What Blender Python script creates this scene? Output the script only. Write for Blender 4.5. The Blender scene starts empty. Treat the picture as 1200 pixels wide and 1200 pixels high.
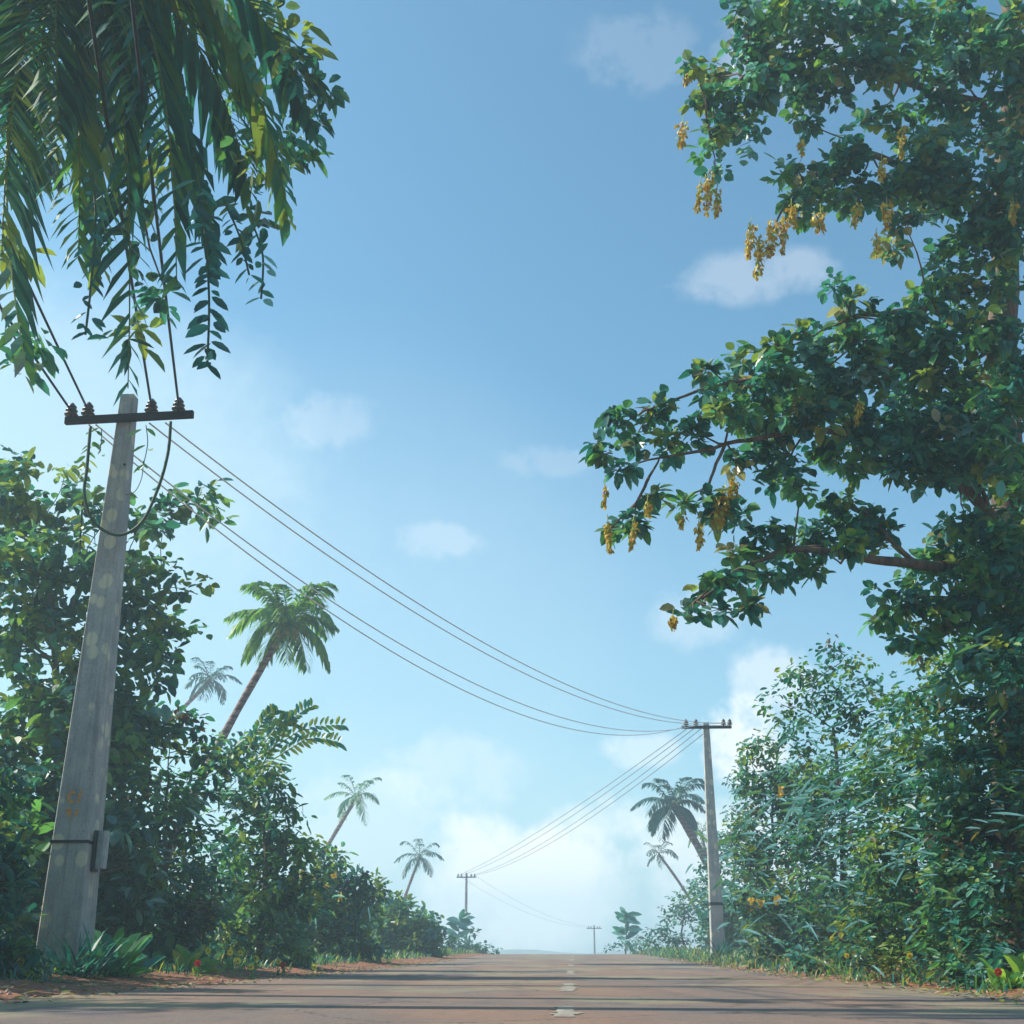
import bpy, math, random
import numpy as np
from mathutils import Vector, Matrix
random.seed(7); RNG = np.random.default_rng(11)
PI = math.pi
S = bpy.context.scene
COL = S.collection
# ------------------------------------------------------------------ camera model (photo is 1200 px wide)
F_PX = 1432.0; PITCH = math.radians(19.9); EYE = 0.42
CT, ST = math.cos(PITCH), math.sin(PITCH)
def ray(u, v):
    a = (u-600)/F_PX; b = (600-v)/F_PX
    return np.array([a, CT-b*ST, ST+b*CT])
def P(u, v, D):                       # point seen at (u,v) standing D metres ahead
    d = ray(u, v); return d/d[1]*D + np.array([0, 0, EYE])
def Pz(u, v, z):                      # point seen at (u,v) at height z
    d = ray(u, v); return d*((z-EYE)/d[2]) + np.array([0, 0, EYE])
def mpp(p): return (p[1]*CT + (p[2]-EYE)*ST)/F_PX     # metres per photo pixel at a point

def lin(r, g, b):
    f = lambda c: (c/255/12.92) if c/255 <= .04045 else ((c/255+.055)/1.055)**2.4
    return (f(r), f(g), f(b))
# ------------------------------------------------------------------ terrain
HEAD = 0.0473
def xc(y): return -0.48 + HEAD*y
def gy(y):
    if y < 20: return 0.0
    if y < 100:
        t = (y-20)/80; return .42*(t*t*(3-2*t))
    d = y-100
    if d < 20: return .42-.0013*d*d
    if d < 230: return .42-.52-.05*(d-20)
    return -10.6
def bank(s, y):
    a = abs(s)-5.0
    if a <= 0: return -.05
    t = min(1, a/2.2); k = .30 if s > 0 else .16
    if s > 0 and y < 14: k *= max(0, (y-6)/8)
    z = k*t*t*(3-2*t)
    return z - .05*max(0, 1-a/.25)
def gz(x, y): return gy(y) + bank(x-xc(y), y)
# ------------------------------------------------------------------ object helpers
def tag(o, label=None, cat=None, group=None, kind=None):
    if label: o['label'] = label
    if cat: o['category'] = cat
    if group: o['group'] = group
    if kind: o['kind'] = kind
    return o
def thing(name, label, cat, loc, group=None):
    o = bpy.data.objects.new(name, None); COL.objects.link(o)
    o.location = loc; o.empty_display_size = .2
    return tag(o, label, cat, group)
def kids(o): return [c for c in bpy.data.objects if c.parent == o]
class MB:
    """collects vertices / faces (world coordinates) and links one mesh"""
    def __init__(s): s.v = []; s.f = []; s.c = []; s.n = 0; s.smooth = False
    def add(s, verts, faces, col=None):
        verts = np.asarray(verts, float).reshape(-1, 3)
        s.v.append(verts); s.f.extend([tuple(i+s.n for i in f) for f in faces])
        if col is None: col = (1, 1, 1)
        col = np.asarray(col, float)
        if col.ndim == 1: col = np.repeat(col[None, :], len(verts), 0)
        s.c.append(col); s.n += len(verts); return s
    def tube(s, pts, radii, n=7, col=None, cap=True):
        pts = np.asarray(pts, float); m = len(pts)
        if np.isscalar(radii): radii = [radii]*m
        T = np.gradient(pts, axis=0); T /= np.linalg.norm(T, axis=1)[:, None]+1e-9
        ref = np.array([0, 0, 1.]) if abs(T[0][2]) < .9 else np.array([1., 0, 0])
        V = []
        for i in range(m):
            a = np.cross(T[i], ref); a /= np.linalg.norm(a)+1e-9
            b = np.cross(a, T[i]); ref = b
            for k in range(n):
                t = 2*PI*k/n; V.append(pts[i]+radii[i]*(a*math.cos(t)+b*math.sin(t)))
        Fc = []
        for i in range(m-1):
            for k in range(n):
                k2 = (k+1) % n; Fc.append((i*n+k, i*n+k2, (i+1)*n+k2, (i+1)*n+k))
        if cap: Fc.append(tuple(range(n))[::-1]); Fc.append(tuple((m-1)*n+k for k in range(n)))
        return s.add(V, Fc, col)
    def box(s, c, h, R=None, taper=1.0, bev=0.0, col=None):
        """box of half sizes h centred c, top face scaled by taper, R 3x3 rotation"""
        bm = []
        hx, hy, hz = h
        if bev > 0:
            ring = []
            for sx, sy in ((1, 1), (-1, 1), (-1, -1), (1, -1)):
                a, b = (sx*hx, sy*(hy-bev)), (sx*(hx-bev), sy*hy)
                ring += [a, b] if sx*sy > 0 else [b, a]
        else: ring = [(hx, hy), (-hx, hy), (-hx, -hy), (hx, -hy)]
        n = len(ring)
        V = [(x, y, -hz) for x, y in ring] + [(x*taper, y*taper, hz) for x, y in ring]
        Fc = [(i, (i+1) % n, n+(i+1) % n, n+i) for i in range(n)] + [tuple(range(n))[::-1], tuple(range(n, 2*n))]
        V = np.array(V, float)
        if R is not None: V = V @ np.asarray(R).T
        return s.add(V+np.asarray(c), Fc, col)
    def lathe(s, c, prof, n=14, col=None):
        V = []; Fc = []; m = len(prof)
        for r, z in prof:
            for k in range(n): V.append((c[0]+r*math.cos(2*PI*k/n), c[1]+r*math.sin(2*PI*k/n), c[2]+z))
        for i in range(m-1):
            for k in range(n): Fc.append((i*n+k, i*n+(k+1) % n, (i+1)*n+(k+1) % n, (i+1)*n+k))
        Fc += [tuple(range(n))[::-1], tuple((m-1)*n+k for k in range(n))]
        return s.add(V, Fc, col)
    def leaves(s, C, D, N, L, W, col, droop=.0):
        """many folded pointed leaves: base C, direction D, normal N, length L, width W"""
        C = np.asarray(C, float); n = len(C)
        if n == 0: return s
        D = D/(np.linalg.norm(D, axis=1)[:, None]+1e-9)
        B = np.cross(N, D); B /= np.linalg.norm(B, axis=1)[:, None]+1e-9
        N = np.cross(D, B)
        L = np.broadcast_to(L, n)[:, None]; W = np.broadcast_to(W, n)[:, None]
        dz = np.array([0, 0, -1.])
        v0 = C; dd = lambda k: dz*(droop*L*k)
        vt = C+D*L+dd(1.0)
        S3 = [(.16, .30, .08, 0), (.48, .50, .13, .15), (.80, .33, .09, .55)]
        l_ = [C+D*L*a+B*W*b+N*W*c+dd(e) for a, b, c, e in S3]; r_ = [C+D*L*a-B*W*b+N*W*c+dd(e) for a, b, c, e in S3]
        V = np.stack([v0, l_[0], l_[1], l_[2], vt, r_[2], r_[1], r_[0]], 1).reshape(-1, 3)
        q = np.arange(n)*8+s.n
        s.f.extend(map(tuple, np.stack([q, q+4, q+3, q+2, q+1], 1).tolist())); s.f.extend(map(tuple, np.stack([q, q+7, q+6, q+5, q+4], 1).tolist()))
        s.v.append(V); s.c.append(np.repeat(col, 8, 0)); s.n += 8*n
        return s
    def strips(s, P0, P1, P2, side, W, col):
        """narrow leaflets through three points each"""
        P0, P1, P2, side = map(lambda a: np.asarray(a, float), (P0, P1, P2, side)); n = len(P0)
        side = side/(np.linalg.norm(side, axis=1)[:, None]+1e-9)
        W = np.broadcast_to(W, n)[:, None]
        V = np.stack([P0-side*W*.25, P0+side*W*.25, P1-side*W*.5, P1+side*W*.5, P2], 1).reshape(-1, 3)
        b = np.arange(n)*5+s.n
        s.f.extend(map(tuple, np.stack([b, b+1, b+3, b+2], 1).tolist())); s.f.extend(map(tuple, np.stack([b+2, b+3, b+4], 1).tolist()))
        s.v.append(V); s.c.append(np.repeat(col, 5, 0)); s.n += 5*n
        return s
    def build(s, name, mat, parent=None, smooth=None):
        V = np.concatenate(s.v); Cc = np.concatenate(s.c)
        if parent is not None: V = V-np.array(parent_origin(parent))
        me = bpy.data.meshes.new(name); me.from_pydata(V.tolist(), [], s.f)
        a = me.color_attributes.new('Tint', 'FLOAT_COLOR', 'POINT')
        a.data.foreach_set('color', np.concatenate([Cc, np.ones((len(Cc), 1))], 1).astype(np.float32).ravel())
        me.materials.append(mat)
        if smooth: me.polygons.foreach_set('use_smooth', [True]*len(me.polygons))
        me.update()
        o = bpy.data.objects.new(name, me); COL.objects.link(o)
        if parent is not None: o.parent = parent
        return o
def parent_origin(p):
    v = Vector((0, 0, 0))
    while p is not None: v += Vector(p.location); p = p.parent
    return v
# ------------------------------------------------------------------ materials
def newmat(name):
    m = bpy.data.materials.new(name); m.use_nodes = True
    nt = m.node_tree; b = nt.nodes['Principled BSDF']; return m, nt, b
def nd(nt, t, **k):
    n = nt.nodes.new(t)
    for a, b in k.items():
        if a in n.inputs: n.inputs[a].default_value = b
        else: setattr(n, a, b)
    return n
def mixc(nt, fac, a, b, mode='MIX'):
    m = nt.nodes.new('ShaderNodeMix'); m.data_type = 'RGBA'; m.blend_type = mode
    for i, x in ((0, fac), (6, a), (7, b)):
        if hasattr(x, 'is_linked') or hasattr(x, 'links'): nt.links.new(x, m.inputs[i])
        else: m.inputs[i].default_value = (*x, 1) if (i and len(x) == 3) else x
    return m.outputs[2]
def ramp(nt, fac, stops):
    r = nt.nodes.new('ShaderNodeValToRGB'); nt.links.new(fac, r.inputs[0])
    e = r.color_ramp.elements
    while len(e) < len(stops): e.new(.5)
    for i, (p, c) in enumerate(stops):
        e[i].position = p; e[i].color = (*c, 1) if not np.isscalar(c) else (c, c, c, 1)
    return r.outputs[0]
def coords(nt, scale=(1, 1, 1)):
    t = nt.nodes.new('ShaderNodeTexCoord'); mp = nt.nodes.new('ShaderNodeMapping')
    g = nt.nodes.new('ShaderNodeNewGeometry')
    nt.links.new(g.outputs['Position'], mp.inputs[0]); mp.inputs['Scale'].default_value = scale
    return mp.outputs[0]
def noise(nt, vec, scale, detail=4, rough=.55):
    n = nt.nodes.new('ShaderNodeTexNoise'); n.inputs['Scale'].default_value = scale
    n.inputs['Detail'].default_value = detail; n.inputs['Roughness'].default_value = rough
    nt.links.new(vec, n.inputs['Vector']); return n.outputs['Fac']
def bump(nt, b, h, strength, dist):
    n = nt.nodes.new('ShaderNodeBump'); n.inputs['Strength'].default_value = strength; n.inputs['Distance'].default_value = dist
    nt.links.new(h, n.inputs['Height']); nt.links.new(n.outputs[0], b.inputs['Normal'])
def tint_mat(name, rough=.5, trans=0.0, var=.35, nscale=14, spec=.5):
    m, nt, b = newmat(name)
    at = nt.nodes.new('ShaderNodeAttribute'); at.attribute_name = 'Tint'
    f = noise(nt, coords(nt), nscale, 3)
    k = ramp(nt, f, [(.3, 1-var), (.7, 1+var*.0+.0)])
    c = mixc(nt, 1.0, at.outputs['Color'], k, 'MULTIPLY')
    nt.links.new(c, b.inputs['Base Color'])
    b.inputs['Roughness'].default_value = rough; b.inputs['Specular IOR Level'].default_value = spec
    if trans:
        t = nt.nodes.new('ShaderNodeBsdfTranslucent'); ms = nt.nodes.new('ShaderNodeMixShader')
        c2 = mixc(nt, 1.0, c, (1.25, 1.3, .8), 'MULTIPLY'); nt.links.new(c2, t.inputs[0])
        ms.inputs[0].default_value = trans
        nt.links.new(b.outputs[0], ms.inputs[1]); nt.links.new(t.outputs[0], ms.inputs[2])
        nt.links.new(ms.outputs[0], nt.nodes['Material Output'].inputs[0])
    return m
LEAF = tint_mat('leaf', .38, .45, .25, 9, .6)
PALMLEAF = tint_mat('palm_leaf', .45, .45, .2, 7, .4)
PETAL = tint_mat('petal', .6, .25, .15, 20)
def bark_mat(name, c1, c2, sc):
    m, nt, b = newmat(name); v = coords(nt, (1, 1, .25)); f = noise(nt, v, sc, 6, .65)
    nt.links.new(ramp(nt, f, [(.3, c1), (.68, c2)]), b.inputs['Base Color']); b.inputs['Roughness'].default_value = .9
    bump(nt, b, f, .6, .03); return m
BARK = bark_mat('bark', lin(58, 44, 38), lin(132, 108, 86), 9)
def palm_bark():
    m, nt, b = newmat('palm_bark'); v = coords(nt, (.6, .6, 1)); f = noise(nt, v, 7, 5, .6)
    w = nt.nodes.new('ShaderNodeTexWave'); w.bands_direction = 'Z'; w.inputs['Scale'].default_value = 1.1
    w.inputs['Distortion'].default_value = 2.5; w.inputs['Detail'].default_value = 3; nt.links.new(coords(nt), w.inputs['Vector'])
    c = mixc(nt, ramp(nt, f, [(.35, 0), (.65, 1)]), lin(92, 62, 56), lin(165, 132, 118))
    c = mixc(nt, ramp(nt, w.outputs['Fac'], [(.05, .75), (.35, 0)]), c, lin(70, 44, 40))
    nt.links.new(c, b.inputs['Base Color']); b.inputs['Roughness'].default_value = .9; bump(nt, b, w.outputs['Fac'], .5, .04); return m
PBARK = palm_bark()
def concrete():
    m, nt, b = newmat('weathered_concrete'); v = coords(nt)
    f = noise(nt, v, 2.2, 6, .6); g = noise(nt, v, 45, 3, .7)
    c = ramp(nt, f, [(.3, lin(150, 147, 145)), (.7, lin(190, 184, 174))])
    c = mixc(nt, ramp(nt, g, [(.36, .55), (.47, 0)]), c, lin(105, 102, 104))
    # sun dapples painted into the concrete colour as pale, soft round blotches
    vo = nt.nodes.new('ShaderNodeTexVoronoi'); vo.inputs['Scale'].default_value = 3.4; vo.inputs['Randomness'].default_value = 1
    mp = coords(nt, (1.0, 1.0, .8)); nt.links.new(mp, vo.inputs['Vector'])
    dapple = ramp(nt, vo.outputs['Distance'], [(.30, 1), (.37, 0)])
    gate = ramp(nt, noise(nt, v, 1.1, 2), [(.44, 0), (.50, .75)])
    mu = nt.nodes.new('ShaderNodeMath'); mu.operation = 'MULTIPLY'; nt.links.new(dapple, mu.inputs[0]); nt.links.new(gate, mu.inputs[1])
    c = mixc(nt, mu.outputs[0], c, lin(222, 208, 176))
    st = noise(nt, coords(nt, (3, 3, .12)), 5, 4); c = mixc(nt, ramp(nt, st, [(.48, 0), (.70, .45)]), c, lin(104, 88, 76))
    nt.links.new(c, b.inputs['Base Color']); b.inputs['Roughness'].default_value = .88; bump(nt, b, g, .35, .01); return m
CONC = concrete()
def flat(name, c, rough=.6, metal=0, var=.25, sc=12):
    m, nt, b = newmat(name); f = noise(nt, coords(nt), sc, 4)
    nt.links.new(ramp(nt, f, [(.3, tuple(x*(1-var) for x in c)), (.7, tuple(min(1, x*(1+var)) for x in c))]), b.inputs['Base Color'])
    b.inputs['Roughness'].default_value = rough; b.inputs['Metallic'].default_value = metal; return m
WOODARM = flat('dark_timber', lin(34, 24, 20), .8, 0, .4, 6)
PORC = flat('brown_porcelain', lin(84, 70, 64), .35, 0, .2)
BLACKBAND = flat('black_strap', lin(34, 34, 36), .6)
BOXM = flat('grey_enamel', lin(150, 148, 145), .5)
WIREM = flat('wire', lin(238, 232, 224), .45, 0, .1)
ORANGE = flat('worn_orange_paint', lin(235, 150, 40), .8, 0, .25, 30)
COCO = flat('coconut_husk', lin(170, 160, 90), .5, 0, .25)
def asphalt():
    m, nt, b = newmat('sun_bleached_asphalt'); v = coords(nt)
    def patch(vec, sc, det, lo, hi, amt, c, col):
        return mixc(nt, ramp(nt, noise(nt, vec, sc, det, .5), [(lo, 0), (hi, amt)]), c, col)
    f = noise(nt, coords(nt, (.9, .55, 1)), .33, 6, .62)
    c = ramp(nt, f, [(.32, lin(96, 86, 92)), (.44, lin(124, 106, 96)), (.56, lin(146, 112, 92)), (.70, lin(130, 118, 94))])
    c = patch(coords(nt, (.55, .42, 1)), .55, 2, .53, .57, .65, c, lin(146, 136, 106))      # pale resurfaced patches
    c = patch(coords(nt, (.5, .35, 1.3)), .7, 3, .60, .63, .6, c, lin(84, 76, 88))           # dark repairs
    c = patch(v, 7, 6, .52, .72, .4, c, lin(92, 80, 72))                                     # stains
    c = patch(coords(nt, (1.6, .12, 1)), .8, 4, .52, .66, .3, c, lin(84, 76, 76))            # tyre-worn tracks
    g = noise(nt, v, 55, 5, .8)
    c = mixc(nt, ramp(nt, g, [(.34, .65), (.50, 0)]), c, lin(70, 66, 66))
    c = mixc(nt, ramp(nt, g, [(.56, 0), (.70, .55)]), c, lin(196, 186, 170))
    cr = nt.nodes.new('ShaderNodeTexVoronoi'); cr.feature = 'DISTANCE_TO_EDGE'; cr.inputs['Scale'].default_value = .34
    wv = nt.nodes.new('ShaderNodeVectorMath'); wv.operation = 'ADD'
    nn = nt.nodes.new('ShaderNodeTexNoise'); nn.inputs['Scale'].default_value = 1.3; nn.inputs['Detail'].default_value = 7; nn.inputs['Roughness'].default_value = .65; nt.links.new(v, nn.inputs['Vector'])
    nt.links.new(v, wv.inputs[0]); nt.links.new(nn.outputs['Color'], wv.inputs[1]); nt.links.new(wv.outputs[0], cr.inputs['Vector'])
    c = mixc(nt, ramp(nt, cr.outputs['Distance'], [(.002, .75), (.007, 0)]), c, lin(52, 48, 48))
    nt.links.new(c, b.inputs['Base Color']); b.inputs['Roughness'].default_value = .88; b.inputs['Specular IOR Level'].default_value = .35
    bump(nt, b, g, .7, .015); return m
ASPH = asphalt()
def soil():
    m, nt, b = newmat('red_soil_and_leaf_litter'); v = coords(nt)
    f = noise(nt, v, .9, 6, .65); g = noise(nt, v, 14, 5, .7)
    c = ramp(nt, g, [(.3, lin(92, 56, 40)), (.5, lin(150, 92, 62)), (.7, lin(176, 116, 82))])
    c = mixc(nt, ramp(nt, f, [(.50, 0), (.66, .9)]), c, lin(58, 70, 38))
    nt.links.new(c, b.inputs['Base Color']); b.inputs['Roughness'].default_value = .95; bump(nt, b, g, .8, .04); return m
SOIL = soil()
PAINT = None
def paint():
    m, nt, b = newmat('worn_white_road_paint'); v = coords(nt)
    g = noise(nt, coords(nt, (1, 2.5, 1)), 7, 5, .75)
    c = mixc(nt, ramp(nt, g, [(.46, 0), (.62, 1)]), lin(122, 104, 92), lin(192, 184, 162))
    nt.links.new(c, b.inputs['Base Color']); b.inputs['Roughness'].default_value = .8; return m
PAINT = paint()
# ------------------------------------------------------------------ ground, road, hills
YS = list(np.arange(-40, 0, 4.0))+list(np.arange(0, 40, .5))+list(np.arange(40, 150, 1.5))+list(np.arange(150, 340, 6))+list(np.arange(340, 521, 30))
SX = sorted(set([-260, -160, -100, -60, -40, -28, -20, -15, -12, -10, -8.5, -7.5, -6.8, -6.2, -5.8, -5.5, -5.25, -5.08, -5.0]+list(np.arange(-4.5, 4.6, .5))+[5.0, 5.08, 5.25, 5.5, 5.8, 6.2, 6.8, 7.5, 8.5, 10, 12, 15, 20, 28, 40, 60, 100, 160, 260]))
def grid(name, xs, ys, fz, mat, wob=None):
    V = []; Fc = []; n = len(xs)
    for y in ys:
        for s_ in xs:
            s2 = s_ + (wob(s_, y) if wob else 0)
            V.append((xc(y)+s2, y, fz(s2, y)))
    for j in range(len(ys)-1):
        for i in range(n-1): Fc.append((j*n+i, j*n+i+1, (j+1)*n+i+1, (j+1)*n+i))
    mb = MB(); mb.add(V, Fc); return mb.build(name, mat, None, True)
hsh = lambda y, k: math.sin(y*1.7+k)*.4+math.sin(y*4.3+2*k)*.35+math.sin(y*9.1+3*k)*.25
def gzz(s, y):
    z = gy(y)+bank(s, y)
    if abs(s) > 5.1: z += .035*hsh(y+s*3, s)*min(1, (abs(s)-5.1))
    return z
tag(grid('ground', SX, YS, gzz, SOIL), 'reddish brown soil verges on both sides of the road under the hedges', 'ground', None, 'structure')
tag(grid('road', [-5.12, -5.0]+list(np.arange(-4.5, 4.6, .5))+[5.0, 5.12], [y for y in YS if y <= 332],
    lambda s, y: gy(y)+.012-.05*(abs(s) > 5.05), ASPH, lambda s, y: (.10*hsh(y*1.3, s) if abs(s) > 4.9 else 0)),
    'sun bleached cracked asphalt road rising to a crest', 'road', None, 'structure')
mb = MB()
for y0, y1 in ((-3, -.5), (2.2, 5), (9.1, 10.9), (15.2, 19.5), (27, 32), (40, 44), (54, 58), (70, 74), (88, 92)):
    n = 10
    for k in range(n):                                   # broken dashes, ragged by wear
        a = y0+(y1-y0)*k/n; b = y0+(y1-y0)*(k+.96)/n
        w0 = .10+random.uniform(-.035, .02); w1 = .10+random.uniform(-.035, .02); c0 = xc(a)+.42+random.uniform(-.015, .015)
        mb.add([(c0-w0, a, gy(a)+.0165), (c0+w1, a, gy(a)+.0165), (c0+w1*random.uniform(.8, 1.05), b, gy(b)+.0165), (c0-w0*random.uniform(.8, 1.05), b, gy(b)+.0165)], [(0, 1, 2, 3)])
tag(mb.build('road_marking', PAINT), 'worn white dashed line along the middle of the road', 'road marking', None, 'structure')
mb = MB(); V = []; Fc = []; nx = 60
for j, (yy, zz) in enumerate(((470, -12), (560, None), (700, -12))):
    for i in range(nx+1):
        x = -330+660*i/nx
        h = .2+abs(x-32)*.055+1.0*math.sin(x*.05)+.6*math.sin(x*.13+1)
        V.append((x, yy, zz if zz is not None else min(22, h)))
for j in range(2):
    for i in range(nx): Fc.append((j*(nx+1)+i, j*(nx+1)+i+1, (j+1)*(nx+1)+i+1, (j+1)*(nx+1)+i))
mb.add(V, Fc); HILLM = flat('hill_scrub', lin(96, 104, 84), .95, 0, .3, .05)
tag(mb.build('hills', HILLM, None, True), 'low pale hills seen beyond the crest of the road', 'hills', None, 'structure')
# ------------------------------------------------------------------ colour palettes for foliage (linear albedo)
C_DARK = lin(26, 90, 86); C_TEAL = lin(58, 134, 124); C_GREEN = lin(98, 152, 78); C_OLIVE = lin(160, 172, 68)
C_PALE = lin(126, 182, 190); C_YEL = lin(214, 176, 56); C_TAN = lin(190, 168, 120); C_BROWN = lin(118, 74, 52); C_LIME = lin(150, 182, 70)
PAL_TREE = ([C_DARK, C_TEAL, C_GREEN, C_OLIVE, C_PALE, C_TAN], [.26, .33, .25, .08, .05, .03])
PAL_HEDGE = ([C_DARK, C_TEAL, C_GREEN, C_OLIVE, C_PALE, C_BROWN], [.25, .30, .18, .14, .10, .03])
PAL_LEFT = ([C_DARK, C_TEAL, C_GREEN, C_OLIVE, C_PALE, C_LIME], [.30, .20, .26, .14, .06, .04])
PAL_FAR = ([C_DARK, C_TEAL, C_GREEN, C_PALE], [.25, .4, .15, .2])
def unit(n):
    v = RNG.normal(size=(n, 3)); return v/np.linalg.norm(v, axis=1)[:, None]
def add_clumps(mb, blobs, D, pal, leaf, dens=1.0, sub=16, per=15, dj=.6, aspect=.5, align=None, al=0.0, depth=1.0, droop=.15, hi=None):
    """fill image-measured ellipsoids (u, v, ru, rv[, D]) with sprays of leaves; returns blob centres"""
    cols, w = pal; w = np.array(w)/sum(w); centres = []
    C_, D_, N_, L_, W_, K_ = [], [], [], [], [], []
    for bl in blobs:
        u, v, ru, rv = bl[:4]; d = bl[4] if len(bl) > 4 else D+random.uniform(-dj, dj)
        c = P(u, v, d); m = mpp(c); centres.append((c, (ru+rv)/2*m))
        R = np.array([ru*m, (ru+rv)*.5*m*depth, rv*m/CT]); rs = sub*m
        ns = max(2, int(dens*1.5*ru*rv/sub**2*1.6))
        q = unit(ns)*(RNG.random((ns, 1))**.42)
        sc = c+q*R
        for k in range(ns):
            n = per+RNG.integers(-4, 5)
            off = unit(n)*(RNG.random((n, 1))**.5)*rs*np.array([1, 1, .62])
            dirn = off/rs*.9+unit(n)*.55+np.array([0, 0, -.15])
            if align is not None: dirn = dirn*(1-al)+(np.asarray(align)+unit(n)*.22)*al*np.sign(RNG.random((n, 1))-.15)
            base = np.array(cols[RNG.choice(len(cols), p=w)])
            mixer = np.array([cols[i] for i in RNG.choice(len(cols), n, p=w)])
            kk = (base*.68+mixer*.32)*(.75+.5*RNG.random((n, 1)))
            C_.append(sc[k]+off); D_.append(dirn); N_.append(unit(n)*.7+np.array([0, 0, 1.])); K_.append(kk)
            L_.append(leaf*(.45+.95*RNG.random(n)**1.3)); W_.append(leaf*aspect*(.7+.6*RNG.random(n)))
    mb.leaves(np.concatenate(C_), np.concatenate(D_), np.concatenate(N_), np.concatenate(L_), np.concatenate(W_), np.clip(np.concatenate(K_), 0, 1), droop)
    return centres
def wob(a, b, n=8, amp=.05, seed=0, sag=0.0):
    a = np.array(a, float); b = np.array(b, float); L = np.linalg.norm(b-a); r = np.random.default_rng(seed+int(L*100) % 997)
    o = r.normal(size=(n+1, 3))*amp*L/ n**.5; o = np.cumsum(o, 0); o -= o[0]; o -= np.linspace(0, 1, n+1)[:, None]*o[-1]
    t = np.linspace(0, 1, n+1)[:, None]
    pts = a+(b-a)*t+o; pts[:, 2] -= sag*L*4*(t*(1-t))[:, 0]
    return pts
def base_xy(u, D): return (u-600)/F_PX*(D*CT-EYE*ST)
VPH = np.array([HEAD, 1, 0.02])
def shrub(name, label, cat, u, D, blobs, pal, leaf, group=None, trunk_r=.09, limbs=True, x=None, crown_kw={}, extra=None, stems=1):
    x = base_xy(u, D) if x is None else x
    x0 = x
    s_ = x-xc(D)
    if abs(s_) < 6.0: x = xc(D)+math.copysign(6.0, s_)
    z = gz(x, D)
    t = thing(name, label, cat, (x, D, z), group)
    mb = MB(); cen = add_clumps(mb, blobs, D, pal, leaf, **crown_kw)
    if extra: extra(mb)
    mb.build('crown', LEAF, t)
    top = max(cen, key=lambda c: c[0][2])[0]; mean = np.mean([c[0] for c in cen], 0)
    for si in range(stems):
        tb = MB(); bx = np.array([x+si*.35*(1 if si % 2 else -1), D+si*.2, z-.12])
        fork = np.array([x*.5+mean[0]*.5, D, z+(mean[2]-z)*.45]); trk = wob(bx, fork, 6, .04, si)
        upper = wob(fork, (top+mean)/2, 6, .06, si+9); pts = np.vstack([trk, upper[1:]])
        tb.tube(pts, np.linspace(trunk_r, trunk_r*.25, len(pts)), 8)
        if limbs:
            node = [(p, trunk_r*(1-.7*k/len(pts))*.6) for k, p in enumerate(pts)]
            for i, (c, r) in enumerate(sorted(cen, key=lambda q: np.min(np.linalg.norm(pts-q[0], axis=1)))):
                A = np.array([q[0] for q in node]); dd = np.linalg.norm(A-c, axis=1)+.9*np.maximum(0, A[:, 2]-c[2])
                j = int(np.argmin(dd)); ra = max(.012, node[j][1]*.75)
                br = wob(node[j][0], c, 5, .08, i, .03); tb.tube(br, np.linspace(ra, max(.008, ra*.55), 6), 5)
                node += [(br[3], ra*.8), (c, max(.012, ra*.6))]
        tb.build('trunk' if stems == 1 else 'stem', BARK, t, True)
    return t
# ------------------------------------------------------------------ utility poles
RZ = -math.atan(HEAD)                                  # crossarms square to the road
Rm = np.array([[math.cos(RZ), -math.sin(RZ), 0], [math.sin(RZ), math.cos(RZ), 0], [0, 0, 1]])
def loc2w(o, q): return np.array(o)+Rm @ np.array(q, float)
def pole(label, u, D, vtop, wb, wt, varm, ins, detail):
    x = base_xy(u, D)
    top = P(u, vtop, D)[2]; z0 = gz(x, D)
    H = top-z0; o = np.array([x, D, z0])
    t = thing('utility_pole', label, 'utility pole', tuple(o), 'concrete utility poles along the road')
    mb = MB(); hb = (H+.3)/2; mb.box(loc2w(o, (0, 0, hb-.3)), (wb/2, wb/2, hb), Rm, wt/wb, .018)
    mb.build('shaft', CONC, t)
    # crossarm
    za = P(u, varm, D)[2]-z0; wa = wb+(wt-wb)*(za/H)
    af = -(wa/2+.055)
    tl_ = ins.get('tilt', 0); Rt = Rm @ np.array([[math.cos(tl_), 0, -math.sin(tl_)], [0, 1, 0], [math.sin(tl_), 0, math.cos(tl_)]])
    mb = MB(); mb.box(loc2w(o, (ins['off'], af, za+ins['off']*tl_)), (ins['half'], .05, .06), Rt, 1, .012)
    arm = mb.build('crossarm', WOODARM, t)
    mb = MB()
    for zz in (-.02, .03):
        mb.tube([loc2w(o, (0, af-.06, za+zz)), loc2w(o, (0, wa/2+.05, za+zz))], .012, 8)
    mb.build('bolt', BLACKBAND, arm)
    tips = []
    for q in ins['x']:
        mb = MB(); c = loc2w(o, (q, af, za+.055+q*tl_))
        k = 1.0
        mb.lathe(c, [(.025, 0), (.025, .05), (.112, .045), (.118, .06), (.05, .115), (.045, .125), (.10, .12), (.104, .135), (.045, .185), (.04, .195), (.078, .19), (.08, .205), (.03, .265), (.015, .28)], 14)
        mb.build('insulator', PORC, t, True)
        tips.append(c+np.array([0, 0, .12]))
    return t, o, tips, za, af, H
INS1 = dict(off=.11, half=1.11, x=[-.91, -.62, .48, .95], tilt=.035)
p1 = pole('tallest concrete pole, nearest on the left, with grey box and orange marks', 71, 19.3, 465, .66, .235, 495, INS1, True)
INS2 = dict(off=0.0, half=1.02, x=[-.83, -.42, .70, .95])
p2 = pole('concrete pole with black band and dark crossarm standing before the right hedge', 842.5, 50.3, 847, .56, .24, 853, INS2, True)
p3 = pole('far thin grey pole at the end of the left hedge', 545.5, 130, 1023, .34, .2, 1028, dict(off=0, half=1.0, x=[-.85, -.5, .5, .85]), False)
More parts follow.
